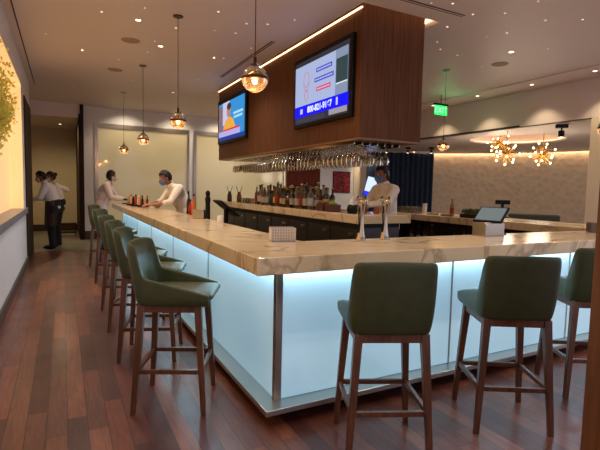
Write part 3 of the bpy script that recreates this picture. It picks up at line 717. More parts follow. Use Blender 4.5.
# sputnik chandeliers
def make_sputnik():
    t = thing('chandelier', '', 'chandelier')
    MB().ell((0,0,0),.065,16,10).build('core', M['gold'], t, smooth=60)
    MB().cyl((0,0,.0),(0,0,1),.008).build('rod', M['gold'], t)
    ga = PI*(3-math.sqrt(5)); spikes = MB()
    for k in range(70):
        z = 1-2*(k+.5)/70; r = math.sqrt(1-z*z); d = Vector((r*math.cos(ga*k), r*math.sin(ga*k), z))
        spikes.cyl(d*.05, d*.235, .004, .0025, n=5)
    spikes.build('spikes', M['gold'], t, smooth=0)
    for k in range(14):
        z = 1-2*(k+.5)/14; r = math.sqrt(1-z*z); d = Vector((r*math.cos(ga*k+.4), r*math.sin(ga*k+.4), z))
        a = MB().cyl(d*.05, d*.24, .006, n=6).build('arm', M['gold'], t)
        MB().ell(d*.262,.02,8,6).build('bulb', M['bulb_small'], a, smooth=60)
    return t
sp0 = make_sputnik(); reg(sp0)
for i, (x, y, z, lb) in enumerate(((9.54,7.7,2.70,'left back gold sputnik chandelier, higher of the overlapping pair'),(8.70,6.81,2.36,'front gold sputnik chandelier, lower of the overlapping pair'),(9.65,6.6,2.38,'right hand gold sputnik chandelier hanging by itself'))):
    s = sp0 if i == 0 else copy_tree(sp0)
    s.location = (x,y,z); s.rotation_euler.z = i*.7
    [c for c in COL.objects if c.parent == s and c.name.startswith('rod')][0].scale.z = (LZ+.26 if i == 0 else LZ)-z
    tag(s, lb, 'chandelier', 'gold sputnik chandeliers')
    l = bpy.data.lights.new('chandelier_light','POINT'); l.energy = 20; l.color = (1,.84,.62); l.shadow_soft_size = .25
    lo = bpy.data.objects.new('chandelier_light', l); COL.objects.link(lo); lo.location = (x,y,z-.35)

# ------------------------------------------------------------------ things on the bar
BT = BT1
def make_tap(loc_, lb):
    t = thing('beer_tap', lb, 'beer tap', loc_, D(-8), 'chrome beer taps')
    t.scale = (1.0,1.0,1.0)
    MB().lathe([(.04,0),(.042,.004),(.038,.012),(.03,.04),(.022,.09),(.018,.15),(.019,.2),(.026,.25),(.032,.285)], n=24).build('column', M['chrome'], t, smooth=60)
    MB().ell((0,0,.3),(.036,.036,.033),20,12).build('head', M['chrome'], t, smooth=60)
    for s in (-1,1):
        g_ = .75 if s < 0 else .45
        a = MB().tube([(0,0,.3),(s*.035*g_,0,.318),(s*.065*g_,-.0,.32),(s*.09*g_,0,.31),(s*.098*g_,0,.29),(s*.099*g_,0,.272)],[.014,.013,.011,.01,.009,.008],10).build('spout', M['chrome'], t, smooth=60)
        MB().tube([(s*.05*g_,0,.32),(s*.052*g_,-.005,.332),(s*.056*g_,-.01,.34)],[.005,.006,.007],8).build('tap_lever', M['black'], a, smooth=60)
    MB().ell((0,-.034,.302),(.012,.006,.014),12,8).build('badge', M['gold'], t, smooth=60)
    MB().tube([(-.022,-.012,.27),(-.03,-.01,.2),(-.024,-.012,.12),(-.028,-.01,.06)],.006,8).build('hose', M['black'], t, smooth=60)
    return t
make_tap((2.04,2.86,BT),'left chrome beer tap tower at the inner edge of the front counter')
make_tap((2.27,2.86,BT),'right chrome beer tap tower at the inner edge of the front counter')
# pos terminal with box and pole display
t = thing('till_terminal', 'tilted touchscreen till with black frame on the front counter', 'till', (3.47,2.86,BT), 0)
bxo = MB().box(-.13,.12,-.075,.075,0,.115).build('stand', M['steel'], t, bevel=.004)
scrn = MB().box(-.14,.14,-.008,.012,-.095,.095).build('screen_frame', M['black'], t, bevel=.005)
scrn.matrix_local = Matrix.Translation((0.02,0,.19)) @ Matrix.Rotation(D(-80),4,'Z') @ Matrix.Rotation(D(-46),4,'X')
so = MB().poly([(-.125,-.0085,-.078),(.125,-.0085,-.078),(.125,-.0085,.082),(-.125,-.0085,.082)]).build('touchscreen', emis('till screen', (150,160,160), .5), scrn, smooth=0)
MB().cyl((.06,.0,.115),(.09,.0,.2),.02).build('neck', M['black'], t)
t = thing('pole_display', 'small black customer display on a pole behind the till', 'display', (3.69,2.9,BT), D(-50))
MB().cyl((0,0,0),(0,0,.012),.05).build('base', M['black'], t); MB().cyl((0,0,.01),(0,0,.29),.014).build('pole', M['black'], t)
MB().box(-.065,.065,-.02,.02,.285,.325).build('display_head', M['black'], t, bevel=.005)
# receipt printer near the right end
t = thing('receipt_printer', 'dark receipt printer on the counter in front of the pillar', 'printer', (5.05,2.75,BT), D(-45))
MB().box(-.11,.11,-.08,.08,0,.1).build('body', mat('brown grey plastic',(92,80,70),.5), t, bevel=.006)
MB().box(-.05,-.005,-.083,-.08,.025,.085).build('paper_slot', M['black'], t)
# patterned napkin caddy
t = thing('napkin_caddy', 'patterned silver napkin holder on the marble near the bar corner', 'napkin holder', (1.43,3.0,BT), D(-16))
MB().box(-.09,.09,-.06,.06,0,.008).build('base', M['steel'], t, bevel=.002)
pat = MB()
for j in (-.06,.06):
    for i in range(10):
        pat.box(-.09+i*.0195,-.085+i*.0195,j-.002,j+.002,.008,.1)
    for k in range(5): pat.box(-.09,.09,j-.002,j+.002,.012+k*.021,.017+k*.021)
    for i in range(9):
        for k in range(4):
            cx_ = -.0777+i*.0195; cz_ = .0255+k*.021; pat.bar((cx_-.007,j,cz_-.007),(cx_+.007,j,cz_+.007),.003).bar((cx_-.007,j,cz_+.007),(cx_+.007,j,cz_-.007),.003)
for i in (-.09,.088):
    pat.box(i,i+.002,-.06,.06,.008,.1)
pat.build('lattice', M['paper'], t, smooth=0)
MB().box(-.08,.08,-.05,.05,.008,.095).build('napkins', mat('brown napkins',(120,98,80),.8), t, smooth=0)
t = thing('service_station', 'low steel work counter inside the left arm of the bar', 'counter', (1.82,6.75,0))
MB().box(-.2,.2,-.7,.7,.1,.9).build('body', M['dark_cab'], t, bevel=.005); MB().box(-.21,.21,-.71,.71,.9,.93).build('top', M['steel'], t, bevel=.004)
for a in (-.16,.16):
    for b in (-.65,.65): MB().cyl((a,b,0),(a,b,.1),.02).build('foot', M['black'], t)
# small white jar, stainless tray box, beer-line pump, black monitor seen from the side
o = MB().lathe([(.03,0),(.034,.01),(.034,.06),(.026,.075),(0,.078)], n=20).build('jar', M['white_pot'], smooth=40); o.location = (1.54,4.84,BT); tag(o, 'small white ceramic jar alone on the counter by the black monitor', 'jar')
t = thing('garnish_box', 'plain steel garnish box on the inner edge of the bar', 'box', (1.48,5.5,BT), D(-27))
MB().box(-.07,.07,-.06,.06,0,.1).build('bin', M['steel'], t, bevel=.004); MB().box(-.073,.073,-.063,.063,.1,.112).build('lid', M['steel'], t, bevel=.003)
t = thing('soda_gun_tower', 'black slim dispenser standing on the inner side of the left counter', 'dispenser', (1.85,6.4,.93), 0)
MB().lathe([(.05,0),(.052,.01),(.036,.03),(.034,.3),(.042,.36),(.026,.4)], n=16).build('column', M['black'], t, smooth=40)
MB().ell((0,0,.435),(.034,.038,.05),14,8).build('knob', M['black'], t, smooth=60)
t = thing('monitor', 'black monitor seen from behind inside the left arm of the bar', 'monitor', (1.9,5.72,0), 0)
m0 = MB().box(-.012,.012,-.17,.17,-.16,.16).build('screen_back', M['black'], t, bevel=.006)
m0.matrix_local = Matrix.Translation((0,0,1.19)) @ Matrix.Rotation(D(-52),4,'Y')
MB().cyl((0,0,.0),(0,0,1.17),.03).build('stand', M['black'], t); MB().cyl((0,0,0),(0,0,.02),.14,n=24).build('foot', M['black'], t)

# ------------------------------------------------------------------ bottles
def bottle_kind(name, h, r, neck, body, cap, label=None, square=False):
    t = thing('bottle', '', 'bottle')
    s = h
    pr = [(r*.9,0),(r,.006),(r,s*.56),(r*.92,s*.62),(neck*1.2,s*.72),(neck,s*.76),(neck,s*.93),(neck*1.15,s*.94),(neck*1.15,s*.955)]
    MB().lathe(pr, n=4 if square else 16).build('glass', body, t, smooth=40)
    MB().cyl((0,0,s*.955),(0,0,s),neck*1.25,n=12).build('cap', cap, t)
    if label: MB().lathe([(r+.0012,s*.16),(r+.0012,s*.46)], n=4 if square else 16).build('paper_label', label, t, smooth=40)
    return t
gm = lambda n, c, r=.12: mat(n, c, r, spec=.6)
kinds = []
gb = gm('brown bottle glass',(52,24,12)); gg = gm('green bottle glass',(24,50,26)); gc = glassy('clear bottle glass',(206,204,192),.55); gd = gm('dark bottle glass',(20,14,12)); ga_ = gm('amber spirit',(104,58,26)); gp = glassy('pale spirit',(190,176,150),.45)
lw = mat('cream label',(170,158,136),.7); ly = mat('yellow label',(206,160,60),.6); lr = mat('red label',(150,36,30),.6); lk = mat('black label',(28,26,26),.6); lbl = mat('silver label',(170,166,160),.4,.4)
cg = mat('gold cap',(190,150,70),.35,.8); ck = M['black']; cr2 = mat('red cap',(150,30,26),.4); cw = M['white_pot']
K = [('brown', bottle_kind('b',.30,.038,.014,gb,ck,lw)), ('green', bottle_kind('b',.31,.037,.014,gg,cg,ly)), ('clear', bottle_kind('b',.32,.042,.015,gc,ck,lbl)), ('black', bottle_kind('b',.29,.04,.014,gd,cg,lw)), ('amber', bottle_kind('b',.28,.042,.015,ga_,cg,lw)), ('pale', bottle_kind('b',.34,.036,.014,gp,cw,lr)), ('square amber', bottle_kind('b',.25,.048,.016,ga_,ck,lk,True)), ('dark green', bottle_kind('b',.26,.036,.013,gg,cr2,lk))]
for _, k in K: reg(k)
used = set()
capn = {'brown':'brown cream-labelled bottle','green':'green yellow-labelled bottle','clear':'clear silver-labelled bottle','black':'black cream-labelled bottle','amber':'round amber cream-labelled bottle','pale':'tall pale red-labelled bottle','square amber':'square amber bottle','dark green':'short green red-capped bottle'}
Z_IS = 1.165
seq = ['clear','brown','pale','amber','black','square amber','green','brown','pale','green','dark green','clear','amber']
nb = 0; placed = []
def put_bottle(kind, x, y, z, where, sc=1):
    k = dict(K)[kind]
    if kind in used: b = copy_tree(k)
    else: b = k; used.add(kind)
    b.location = (x,y,z); b.rotation_euler.z = rnd.uniform(0,6.28); b.scale = (sc,sc,sc)
    tag(b, capn[kind]+' '+where, 'bottle', kind+' bottles '+where)
for row, (x, st_) in enumerate(((3.18,5.74),(3.3,5.78),(3.42,5.72),(3.56,5.76))):
    y = st_; j = row*3
    while y < 7.85:
        kd = seq[j % len(seq)]; j += 1 if row % 2 == 0 else 2
        where = ['in the front row of the island bottles','in the second row of the island bottles','in the third row of the island bottles','in the rearmost row of the island bottles'][row]
        put_bottle(kd, x+rnd.uniform(-.012,.012), y, Z_IS, where, rnd.uniform(.98,1.26)); y += rnd.uniform(.122,.15)
# jars with straws / tool cups at the far end of the island
for i, (x, y, lb) in enumerate(((3.2,9.4,'left tall glass jug with two crossed dark straws at the island end'),(3.2,8.8,'right tall glass jug with two crossed dark straws, next to the tumblers'))):
    t = thing('straw_jug', lb, 'jug', (x,y,Z_IS), 0, 'glass jugs with straws')
    MB().lathe([(.045,0),(.05,.01),(.05,.13),(.034,.18),(.03,.22)], n=18).build('jug', ga_ if i else gb, t, smooth=40)
    for s in (-1,1): MB().cyl((s*.01,0,.1),(-s*.055,s*.02,.33),.006,n=6).build('straw', M['black'], t)
for i in range(8):
    t = MB().lathe([(.034,0),(.036,.004),(.038,.1),(.036,.1),(.034,.008),(0,.008)], n=16).build('tumbler', M['water_glass'], smooth=50)
    t.location = (3.17+.1*(i%2),8.52-.13*(i//2),Z_IS); tag(t, 'pale tumbler beside the straw jugs on the island back bar','tumbler','tumblers beside the straw jugs')
for i, y in enumerate((7.62+.02,7.95+.12)):
    pass
# things at the near end of the island: boxes of garnish, black pot, mugs
def garnish(x, y, lb, cols):
    t = thing('garnish_tray', lb, 'garnish tray', (x,y,Z_IS))
    MB().box(-.07,.07,-.09,.09,0,.1).build('tray', mat('red brown tray',(84,44,34),.5), t, bevel=.005)
    f = MB()
    for k in range(16): f.ell((rnd.uniform(-.05,.05),rnd.uniform(-.07,.07),.1+rnd.uniform(0,.02)),rnd.uniform(.014,.022),8,6)
    f.build('fruit', cols, t, smooth=60)['kind'] = 'stuff'
garnish(3.2,5.4,'reddish garnish tray with brown fruit next to the front bottles',mat('dried fruit',(124,64,40),.6))
garnish(3.2,5.15,'reddish garnish tray with green fruit, middle of the two trays',M['lime'])
t = thing('coffee_pot', 'black glass pot with pale lid beside the left beer tap', 'pot', (3.22,4.72,Z_IS))
MB().lathe([(.05,0),(.066,.02),(.07,.06),(.06,.1),(.048,.115)], n=20).build('bowl', M['black'], t, smooth=50)
MB().lathe([(.046,.115),(.046,.135),(.03,.165),(.014,.18),(.014,.2),(0,.203)], n=20).build('lid', M['paper'], t, smooth=50)
MB().tube([(.062,0,.1),(.1,0,.09),(.1,0,.04),(.066,0,.03)],.007,8).build('handle', M['black'], t)
for i, (x, y) in enumerate(((3.42,4.75),(3.52,4.62),(3.5,4.9))):
    t = thing('copper_mug', ['copper mug left of the other mugs on the near island end','copper mug nearest the right beer tap on the island end','copper mug behind the other two on the island end'][i], 'mug', (x,y,Z_IS), 0, 'copper mugs on the island')
    MB().lathe([(.036,0),(.04,.01),(.038,.09),(.035,.09),(.034,.01),(0,.01)], n=18).build('cup', mat('copper',(150,80,54),.35,.6) if i == 0 else bpy.data.materials['copper'], t, smooth=50)
    MB().tube([(.036,0,.075),(.065,0,.07),(.065,0,.03),(.038,0,.02)],.005,8).build('handle', bpy.data.materials['copper'], t)

# condiment caddies and garnish on the left arm near the men
def caddy(x, y, n, lb, cols):
    t = thing('condiment_caddy', lb, 'condiment caddy', (x,y,BT), D(-15), 'condiment caddies on the far bar')
    MB().box(-.1,.1,-.08,.08,0,.03).build('tray', M['black'], t, bevel=.004)
    for i in range(n):
        b = MB().lathe([(.018,0),(.02,.006),(.02,.1),(.009,.13),(.009,.16)], n=10).build('bottle', cols[i%len(cols)], t, smooth=40); b.location = (-.07+.045*(i%4), -.04+.07*(i//4), .03)
        MB().cyl((0,0,.16),(0,0,.18),.011,n=8).build('cap', M['black'] if i%2 else cw, b)
pal = [mat('peach sauce',(206,140,100),.4), mat('cream sauce',(214,196,160),.4), M['red_liq'], gb]
caddy(1.22,9.5,8,'black caddy of small sauce bottles nearest the man in pale pink',pal)
caddy(1.25,9.1,7,'caddy of pinkish sauce bottles between the two men at the far bar',pal[::-1])
caddy(1.32,8.75,6,'caddy of sauce bottles directly at the leaning barman hands',[pal[0],pal[3]])
t = thing('herb_bowl', 'small bowl of green herbs under the barman arms', 'bowl', (1.5,8.42,BT))
MB().lathe([(.03,0),(.06,.03),(.07,.05),(.066,.05),(.03,.01)], n=16).build('bowl', M['steel'], t, smooth=50)
f = MB()
for k in range(60):
    a = rnd.uniform(0,6.28); r = rnd.uniform(0,.07); f.ell((r*math.cos(a),r*math.sin(a),.05+rnd.uniform(0,.05)),(.02,.012,.006),6,4,rot=Matrix.Rotation(rnd.uniform(0,3),3,'X')@Matrix.Rotation(rnd.uniform(0,3),3,'Z'))
f.build('herbs', M['lime'], t)['kind'] = 'stuff'
o = MB().box(-.1,.1,-.07,.07,0,.02).build('order_pad', M['black'], bevel=.004); o.location = (1.22,10.35,BT); tag(o, 'black order pad under the hand of the man in pale pink', 'order pad')
for i, (m_, y, h, lb) in enumerate(((M['red_liq'],7.2,.33,'red squeeze bottle beside the barman, left of the orange one'),(M['orange_liq'],7.0,.42,'orange juice bottle beside the barman on the inner counter edge'),(gd,7.32,.46,'slim dark bottle standing just right of the barman back'))):
    t = thing('mixer_bottle', lb, 'bottle', (1.8,y,.93), 0, 'mixer bottles by the barman')
    MB().lathe([(.033,0),(.036,.008),(.036,h*.6),(.014,h*.78),(.012,h*.92)], n=16).build('body', m_, t, smooth=40); MB().cyl((0,0,h*.92),(0,0,h),.014,n=10).build('cap', M['black'], t)

# right arm of the bar: tumblers, bottle, planter, bottles below, low objects
for i in range(12):
    o = MB().lathe([(.034,0),(.036,.004),(.04,.12),(.038,.12),(.034,.008),(0,.008)], n=14).build('tumbler', M['water_glass'], smooth=50)
    o.location = (5.55+.1*(i%3),6.55-.11*(i//3),BT); tag(o, 'clear tumbler in front of the navy curtain on the right arm of the bar', 'tumbler', 'tumblers in front of the curtain')
t = thing('paper_cup_stack', 'stack of white cups right of the tumblers by the curtain', 'cup stack', (5.62,6.0,BT))
for k in range(4): MB().lathe([(.03,k*.03),(.042,.1+k*.03),(.043,.1+k*.03)], n=16).build('cup', M['white_pot'], t, smooth=50)
put_bottle('pale', 5.6, 5.35, BT, 'standing alone on the right arm against the wallpaper', .9)
for i, y in enumerate((5.85,5.72,5.55,5.45)):
    o = MB().lathe([(.04,0),(.05,.02),(.05,.035),(.046,.035),(.03,.008),(0,.008)], n=14).build('bowl', M['steel'], smooth=50); o.location = (5.62,y,BT)
    tag(o, ['small steel bowl next to the white cup stack','small steel bowl second from the white cup stack','small steel bowl third from the white cup stack','small steel bowl nearest the lone bottle on the right arm'][i], 'bowl', 'small steel bowls on the right arm')
t = thing('herb_planter', 'low planter of green herbs on the right arm behind the till', 'planter', (5.62,4.83,BT))
MB().box(-.08,.08,-.3,.3,0,.06).build('trough', M['dark_wood'], t, bevel=.004)
f = MB()
for k in range(420):
    x, y = rnd.uniform(-.075,.075), rnd.uniform(-.3,.3); h = rnd.uniform(.04,.11); d = Vector((rnd.uniform(-.5,.5),rnd.uniform(-.5,.5),1)).normalized()
    p = Vector((x,y,.06)); q = p+d*h; s = Vector((-d.y,d.x,0)).normalized()*.008
    f.add([p, p+(q-p)*.6+s, q, p+(q-p)*.6-s], [(0,1,2,3)])
f.build('herbs', M['herb'], t, smooth=0)['kind'] = 'stuff'
for i, (y, kd) in enumerate(((6.3,'brown'),(6.12,'black'),(5.95,'clear'),(5.8,'pale'),(5.3,'brown'),(5.1,'clear'))):
    put_bottle(kd, 5.62, y, .57, 'on the shelf under the right arm', 1)
t = thing('ice_bin', 'black ice bin inside the bar corner behind the till', 'bin', (4.55,3.5,0))
MB().box(-.35,.35,-.3,.3,.05,.92).build('body', M['dark_cab'], t, bevel=.01); MB().box(-.33,.33,-.28,.28,.92,.95).build('lid', M['steel'], t, bevel=.006)
for a in (-.3,.3):
    for b in (-.25,.25): MB().cyl((a,b,0),(a,b,.05),.02).build('foot', M['black'], t)

t = thing('bottle_shelf', 'open steel shelf of bottles under the right arm of the bar', 'shelf', (5.62,5.6,0))
MB().box(-.14,.14,-1.0,1.0,.54,.57).build('shelf_board', M['steel'], t, bevel=.003)
for a in (-.12,.12):
    for b in (-.97,.97): MB().cyl((a,b,0),(a,b,.54),.015).build('leg', M['black'], t)
# lounge seats beyond the bar
def lounge_chair(x, y, rz, lb, w=.62):
    t = thing('lounge_chair', lb, 'chair', (x,y,0), rz, 'dark lounge seats')
    mm = M['lounge'] 
    arc = [(w/2*math.cos(PI+PI*k/16), .3*math.sin(PI+PI*k/16)) for k in range(17)]
    m = MB(); vs = []
    for (ax, ay) in arc:
        h = .98+.1*(-ay/.3); vs += [(ax,ay,.28),(ax,ay,h),(ax*.86,ay*.8,h),(ax*.86,ay*.8,.28)]
    m.add(vs, [(i*4+j, i*4+(j+1)%4, (i+1)*4+(j+1)%4, (i+1)*4+j) for i in range(16) for j in range(4)]+[(3,2,1,0),(64,65,66,67)])
    m.build('backrest', mm, t, smooth=50); MB().box(-w*.4,w*.4,-.2,.25,.32,.46).build('seat', mm, t, bevel=.03)
    for a in (-1,1):
        for b in (-.18,.2): MB().cyl((a*w*.34,b,0),(a*w*.34,b,.33),.015,.02).build('leg', M['black'], t)
M['lounge'] = mat('dark lounge fabric',(24,26,24),.8)
lounge_chair(7.15,6.1,D(-120),'dark round backed lounge chair just right of the till display')
lounge_chair(7.0,5.2,D(-120),'wider dark lounge chair between the till and the pillar',.8)
t = thing('banquette', 'grey green upholstered bench back beside the pillar', 'bench', (7.6,5.3,0), D(-50))
mb_ = mat('grey green fabric',(62,66,54),.8)
MB().box(-.42,.42,-.06,.06,.1,1.1).build('backrest', mb_, t, bevel=.03); MB().box(-.42,.42,.06,.4,.2,.46).build('seat', mb_, t, bevel=.03); MB().box(-.4,.4,-.05,.35,0,.2).build('plinth', M['black'], t)
# framed crimson picture
t = thing('picture', 'square crimson picture on the pale wall behind the wine glasses', 'picture', (8.6,EY,1.3))
part(MB().box(8.28,9.0,EY-.03,EY,1.38,2.12), 'frame', M['dark_wood'], t, bevel=.004); part(MB().box(8.3,8.98,EY-.034,EY-.03,1.4,2.1), 'canvas', M['art'], t, smooth=0)
# bright standing screen behind the barman
t = thing('display_screen', 'bright white and blue screen on a stand behind the masked bartender', 'display', (6.47,8.75,0), D(-37))
fr = MB().box(-.13,.13,-.02,.02,-.24,.24).build('case', M['black'], t, bevel=.008); fr.matrix_local = Matrix.Translation((0,0,1.56)) @ Matrix.Rotation(D(14),4,'Y')
MB().poly([(-.118,-.021,-.12),(.118,-.021,-.12),(.118,-.021,.225),(-.118,-.021,.225)]).build('screen', emis('pale screen',(190,206,255),1.3), fr, smooth=0)
MB().poly([(-.118,-.021,-.225),(.118,-.021,-.225),(.118,-.021,-.12),(-.118,-.021,-.12)]).build('screen', emis('blue screen',(40,50,240),1.2), fr, smooth=0)
MB().cyl((0,0.02,.02),(0,0.02,1.4),.02).build('pole', M['black'], t); MB().cyl((0,0,0),(0,0,.02),.2,n=24).build('base', M['black'], t)

# potted tree in the lit niche
t = thing('potted_tree', 'yellow green leafy tree in a pot in the warm lit niche', 'potted plant', (-.672,5.5,1.03))
MB().lathe([(.06,0),(.075,.02),(.085,.26),(.078,.26),(.072,.22),(0,.22)], n=24).build('pot', M['white_pot'], t, smooth=40)
MB().tube([(0,0,.2),(.02,.03,.6),(-.01,.1,.95),(.0,.2,1.25)],[.022,.018,.014,.008],8).build('trunk', M['bark'], t)
br = MB(); f = MB()
for k in range(34):
    a = rnd.uniform(0,6.28); z = rnd.uniform(.9,1.35); e = Vector((.04+.1*math.cos(a)*rnd.uniform(.2,1), .95+1.35*math.sin(a)*rnd.uniform(.2,1), z+rnd.uniform(.0,.62)))
    s = Vector((0,.12,z*.85)); br.tube([s,(s+e)/2+Vector((0,0,.05)),e],[.006,.004,.002],5)
    for j in range(46):
        p = s+(e-s)*rnd.uniform(.35,1.05)+Vector((rnd.gauss(0,.03),rnd.gauss(0,.09),rnd.gauss(0,.08)))
        p.x = max(-.04,min(.2,p.x)); p.z = min(p.z,1.97); d = Vector((rnd.uniform(-1,1),rnd.uniform(-1,1),rnd.uniform(-.8,.6))).normalized(); d.x *= .5; u = d.orthogonal().normalized()*.02; L_ = rnd.uniform(.05,.08)
        f.add([p,p+d*L_*.5+u,p+d*L_,p+d*L_*.5-u],[(0,1,2,3)])
br.build('branches', M['bark'], t); f.build('foliage', M['leaf'], t, smooth=0)['kind'] = 'stuff'
# corridor service station and low box
t = thing('service_cabinet', 'white service cabinet in the corridor in front of the two workers', 'cabinet', (-.98,11.75,0))
MB().box(-.25,.3,-.35,.35,.08,.98).build('body', M['white_wall'], t, bevel=.006); MB().box(-.27,.33,-.37,.37,.98,1.02).build('top', M['black'], t, bevel=.004)
MB().box(.3,.315,-.3,.3,.5,.94).build('door', M['white_wall'], t, bevel=.004); MB().box(-.22,.26,-.32,.32,0,.08).build('plinth', M['black'], t)
t = thing('floor_stand', 'low dark rack on the corridor floor by the door frame', 'rack', (.1,14.3,0))
for a in (-.2,.2):
    for b in (-.12,.12): MB().cyl((a,b,0),(a,b,.36),.012).build('leg', M['black'], t)
MB().box(-.22,.22,-.14,.14,.34,.37).build('shelf', M['dark_wood'], t); MB().box(-.22,.22,-.14,.14,.1,.12).build('shelf', M['dark_wood'], t)

# ------------------------------------------------------------------ people
def caps(m, pts, n=14):
    """chain of tapered capsules: [(p, r), ...]"""
    for i in range(len(pts)-1):
        (a, ra), (b, rb) = pts[i], pts[i+1]; m.cyl(a, b, ra, rb, n)
    for p, r in pts: m.ell(p, r, n, 8)
def remesh(o, vox, it=4):
    r = o.modifiers.new('remesh','REMESH'); r.mode = 'VOXEL'; r.voxel_size = vox; r.use_smooth_shade = True
    s = o.modifiers.new('smooth','SMOOTH'); s.factor = .5; s.iterations = it
def hand(m, w, d, n, side):
    """palm and five bent fingers: wrist w, direction d, palm normal n (towards what is held), side = thumb side"""
    w = Vector(w); d = Vector(d).normalized(); n = Vector(n); n = (n-d*n.dot(d)).normalized(); s = d.cross(n).normalized()*side
    for k in (-1,0,1): caps(m, [(w+s*k*.012,.02),(w+d*.085+s*k*.022,.0135)], 10)
    for k, L in enumerate((.072,.082,.077,.06)):
        b = w+d*.088+s*(.033-.022*k); j1 = b+d*L*.5+n*.008; j2 = j1+(d*.7+n*.7).normalized()*L*.3; j3 = j2+(d*.3+n*.95).normalized()*L*.25
        caps(m, [(b,.0105),(j1,.0095),(j2,.0088),(j3,.008)], 8)
    b = w+d*.02+s*.024; j1 = b+(d*.6+s*.75+n*.2).normalized()*.045; j2 = j1+(d*.9+s*.2+n*.3).normalized()*.032
    caps(m, [(b,.014),(j1,.011),(j2,.009)], 8)
def person(loc_, rz, lb, J, skin, shirt, mask, hair_bun=False, apron=False, head_rot=(0,0), sleeves=True, untucked=True):
    """J: joints in metres, person faces +Y, feet on z=0"""
    t = thing('person', lb, 'person', loc_, rz)
    V3 = Vector; g = {k: V3(v) for k, v in J.items()}
    hy, hp = head_rot; R3 = Matrix.Rotation(hy,3,'Z') @ Matrix.Rotation(hp,3,'X'); R4 = R3.to_4x4()
    H = g['head']; m = MB()
    caps(m, [(g['pelvis'],.115),(g['waist'],.10),(g['chest'],.12)])
    caps(m, [(g['chest']+V3((0,0,.1)),.08),(g['neck'],.052),(H+R3@V3((0,-.01,-.07)),.05)])
    for s in 'LR':
        caps(m, [(g['sh'+s],.05),(g['el'+s],.037),(g['ha'+s],.026)])
        caps(m, [(g['pelvis']+V3((.085 if s == 'R' else -.085,0,-.03)),.085),(g['kn'+s],.05),(g['an'+s],.036)])
        d = g['ha'+s]-g['el'+s]; hand(m, g['ha'+s], d if not ('hd'+s) in g else g['hd'+s], (0,0,-1), 1 if s == 'L' else -1)
    m.ell(H, (.076,.094,.112), 20, 14, rot=R3)
    m.ell(H+R3@V3((0,.03,-.055)), (.054,.062,.062), 16, 10, rot=R3)
    caps(m, [(H+R3@V3((0,.09,.01)),.011),(H+R3@V3((0,.104,-.025)),.015)], 10)
    for s in (-1,1): m.ell(H+R3@V3((s*.077,-.005,-.01)), (.011,.02,.032), 10, 8, rot=R3)
    b = m.build('body', skin, t); remesh(b, .0085)
    for s in (-1,1):
        e = MB().ell((0,0,0),.0115,10,8).build('eye', M['eye'], t, smooth=60); e.location = H+R3@V3((s*.03,.083,.008))
        MB().ell((0,.009,0),(.005,.004,.005),8,6).build('pupil', M['black'], e, smooth=60)
    # hair: scalp shell left open at the face
    hm = MB(); vs = []; nn, mm = 28, 18
    for i in range(mm+1):
        a = PI*i/mm
        for k in range(nn):
            q = 2*PI*k/nn; wob = 1+.025*math.sin(5*q+3*a)+.02*math.sin(9*q)
            vs.append(V3((.085*math.sin(a)*math.cos(q)*wob, -.006+.104*math.sin(a)*math.sin(q)*wob, .004+.121*math.cos(a)*wob)))
    fs = []
    for i in range(mm):
        for k in range(nn):
            c_ = (vs[i*nn+k]+vs[(i+1)*nn+(k+1)%nn])/2
            if c_.z > .062 or (c_.y < .02 and c_.z > -.005) or (c_.y < -.03 and c_.z > -.075): fs.append((i*nn+k,(i+1)*nn+k,(i+1)*nn+(k+1)%nn,i*nn+(k+1)%nn))
    hm.add([H+R3@p for p in vs], fs); ho = hm.build('hair', M['hair'], t, smooth=80, weld=True); so_ = ho.modifiers.new('solid','SOLIDIFY'); so_.thickness = .012; so_.offset = 0
    if hair_bun: MB().ell(H+R3@V3((0,-.115,.04)),(.05,.045,.05),16,10).build('hair_bun', M['hair'], t, smooth=80)
    # mask over nose and chin
    mk = MB(); vs = []; nn, mm = 16, 10
    for i in range(mm+1):
        for k in range(nn+1):
            a = PI*(.05+.9*k/nn); z = -.115+.10*i/mm; r = 1-.35*max(0,(-.06-z)/.06)
            vs.append(H+R3@V3((.079*math.cos(a)*r, .03+(.083*math.sin(a)+.012*math.exp(-((k-nn/2)/2.2)**2))*r, z)))
    mk.add(vs, [(i*(nn+1)+k, i*(nn+1)+k+1, (i+1)*(nn+1)+k+1, (i+1)*(nn+1)+k) for i in range(mm) for k in range(nn)])
    mo = mk.build('face_mask', mask, t, smooth=80); so_ = mo.modifiers.new('solid','SOLIDIFY'); so_.thickness = .004; so_.offset = 1
    sm = MB()
    up = (g['neck']-g['waist']).normalized(); rt = (g['shR']-g['shL']).normalized()
    caps(sm, [(g['pelvis']+V3((0,0,.0)),.15),(g['waist'],.143),(g['chest'],.158)])
    for s in 'LR': caps(sm, [(g['chest']+(g['sh'+s]-g['chest'])*.35,.13),(g['sh'+s],.074)])
    for s in 'LR':
        caps(sm, [(g['neck']-up*.045,.072),(g['sh'+s]-(g['sh'+s]-g['neck'])*.12,.074)])
        if untucked: caps(sm, [(g['pelvis']+V3((.07 if s == 'R' else -.07,0,.06)),.125),(g['pelvis']+V3((.075 if s == 'R' else -.075,0,-.06)),.128)])
    for s in 'LR': caps(sm, [(g['sh'+s],.078),(g['el'+s],.062),(g['el'+s]+(g['ha'+s]-g['el'+s])*(.9 if sleeves else .35),.043)])
    caps(sm, [(g['neck']-up*.05,.082),(g['neck']-up*.012,.066)])
    so_ = sm.build('shirt', shirt, t); remesh(so_, .012, 3)
    cl = MB(); c0 = g['neck']; q_ = up.to_track_quat('Z','Y').to_matrix()
    vs = []
    for k in range(20):
        a = 2*PI*k/20
        for r, z in ((.07,-.015),(.062,.03),(.078,.008)): vs.append(c0+q_@V3((r*math.cos(a), r*math.sin(a), z)))
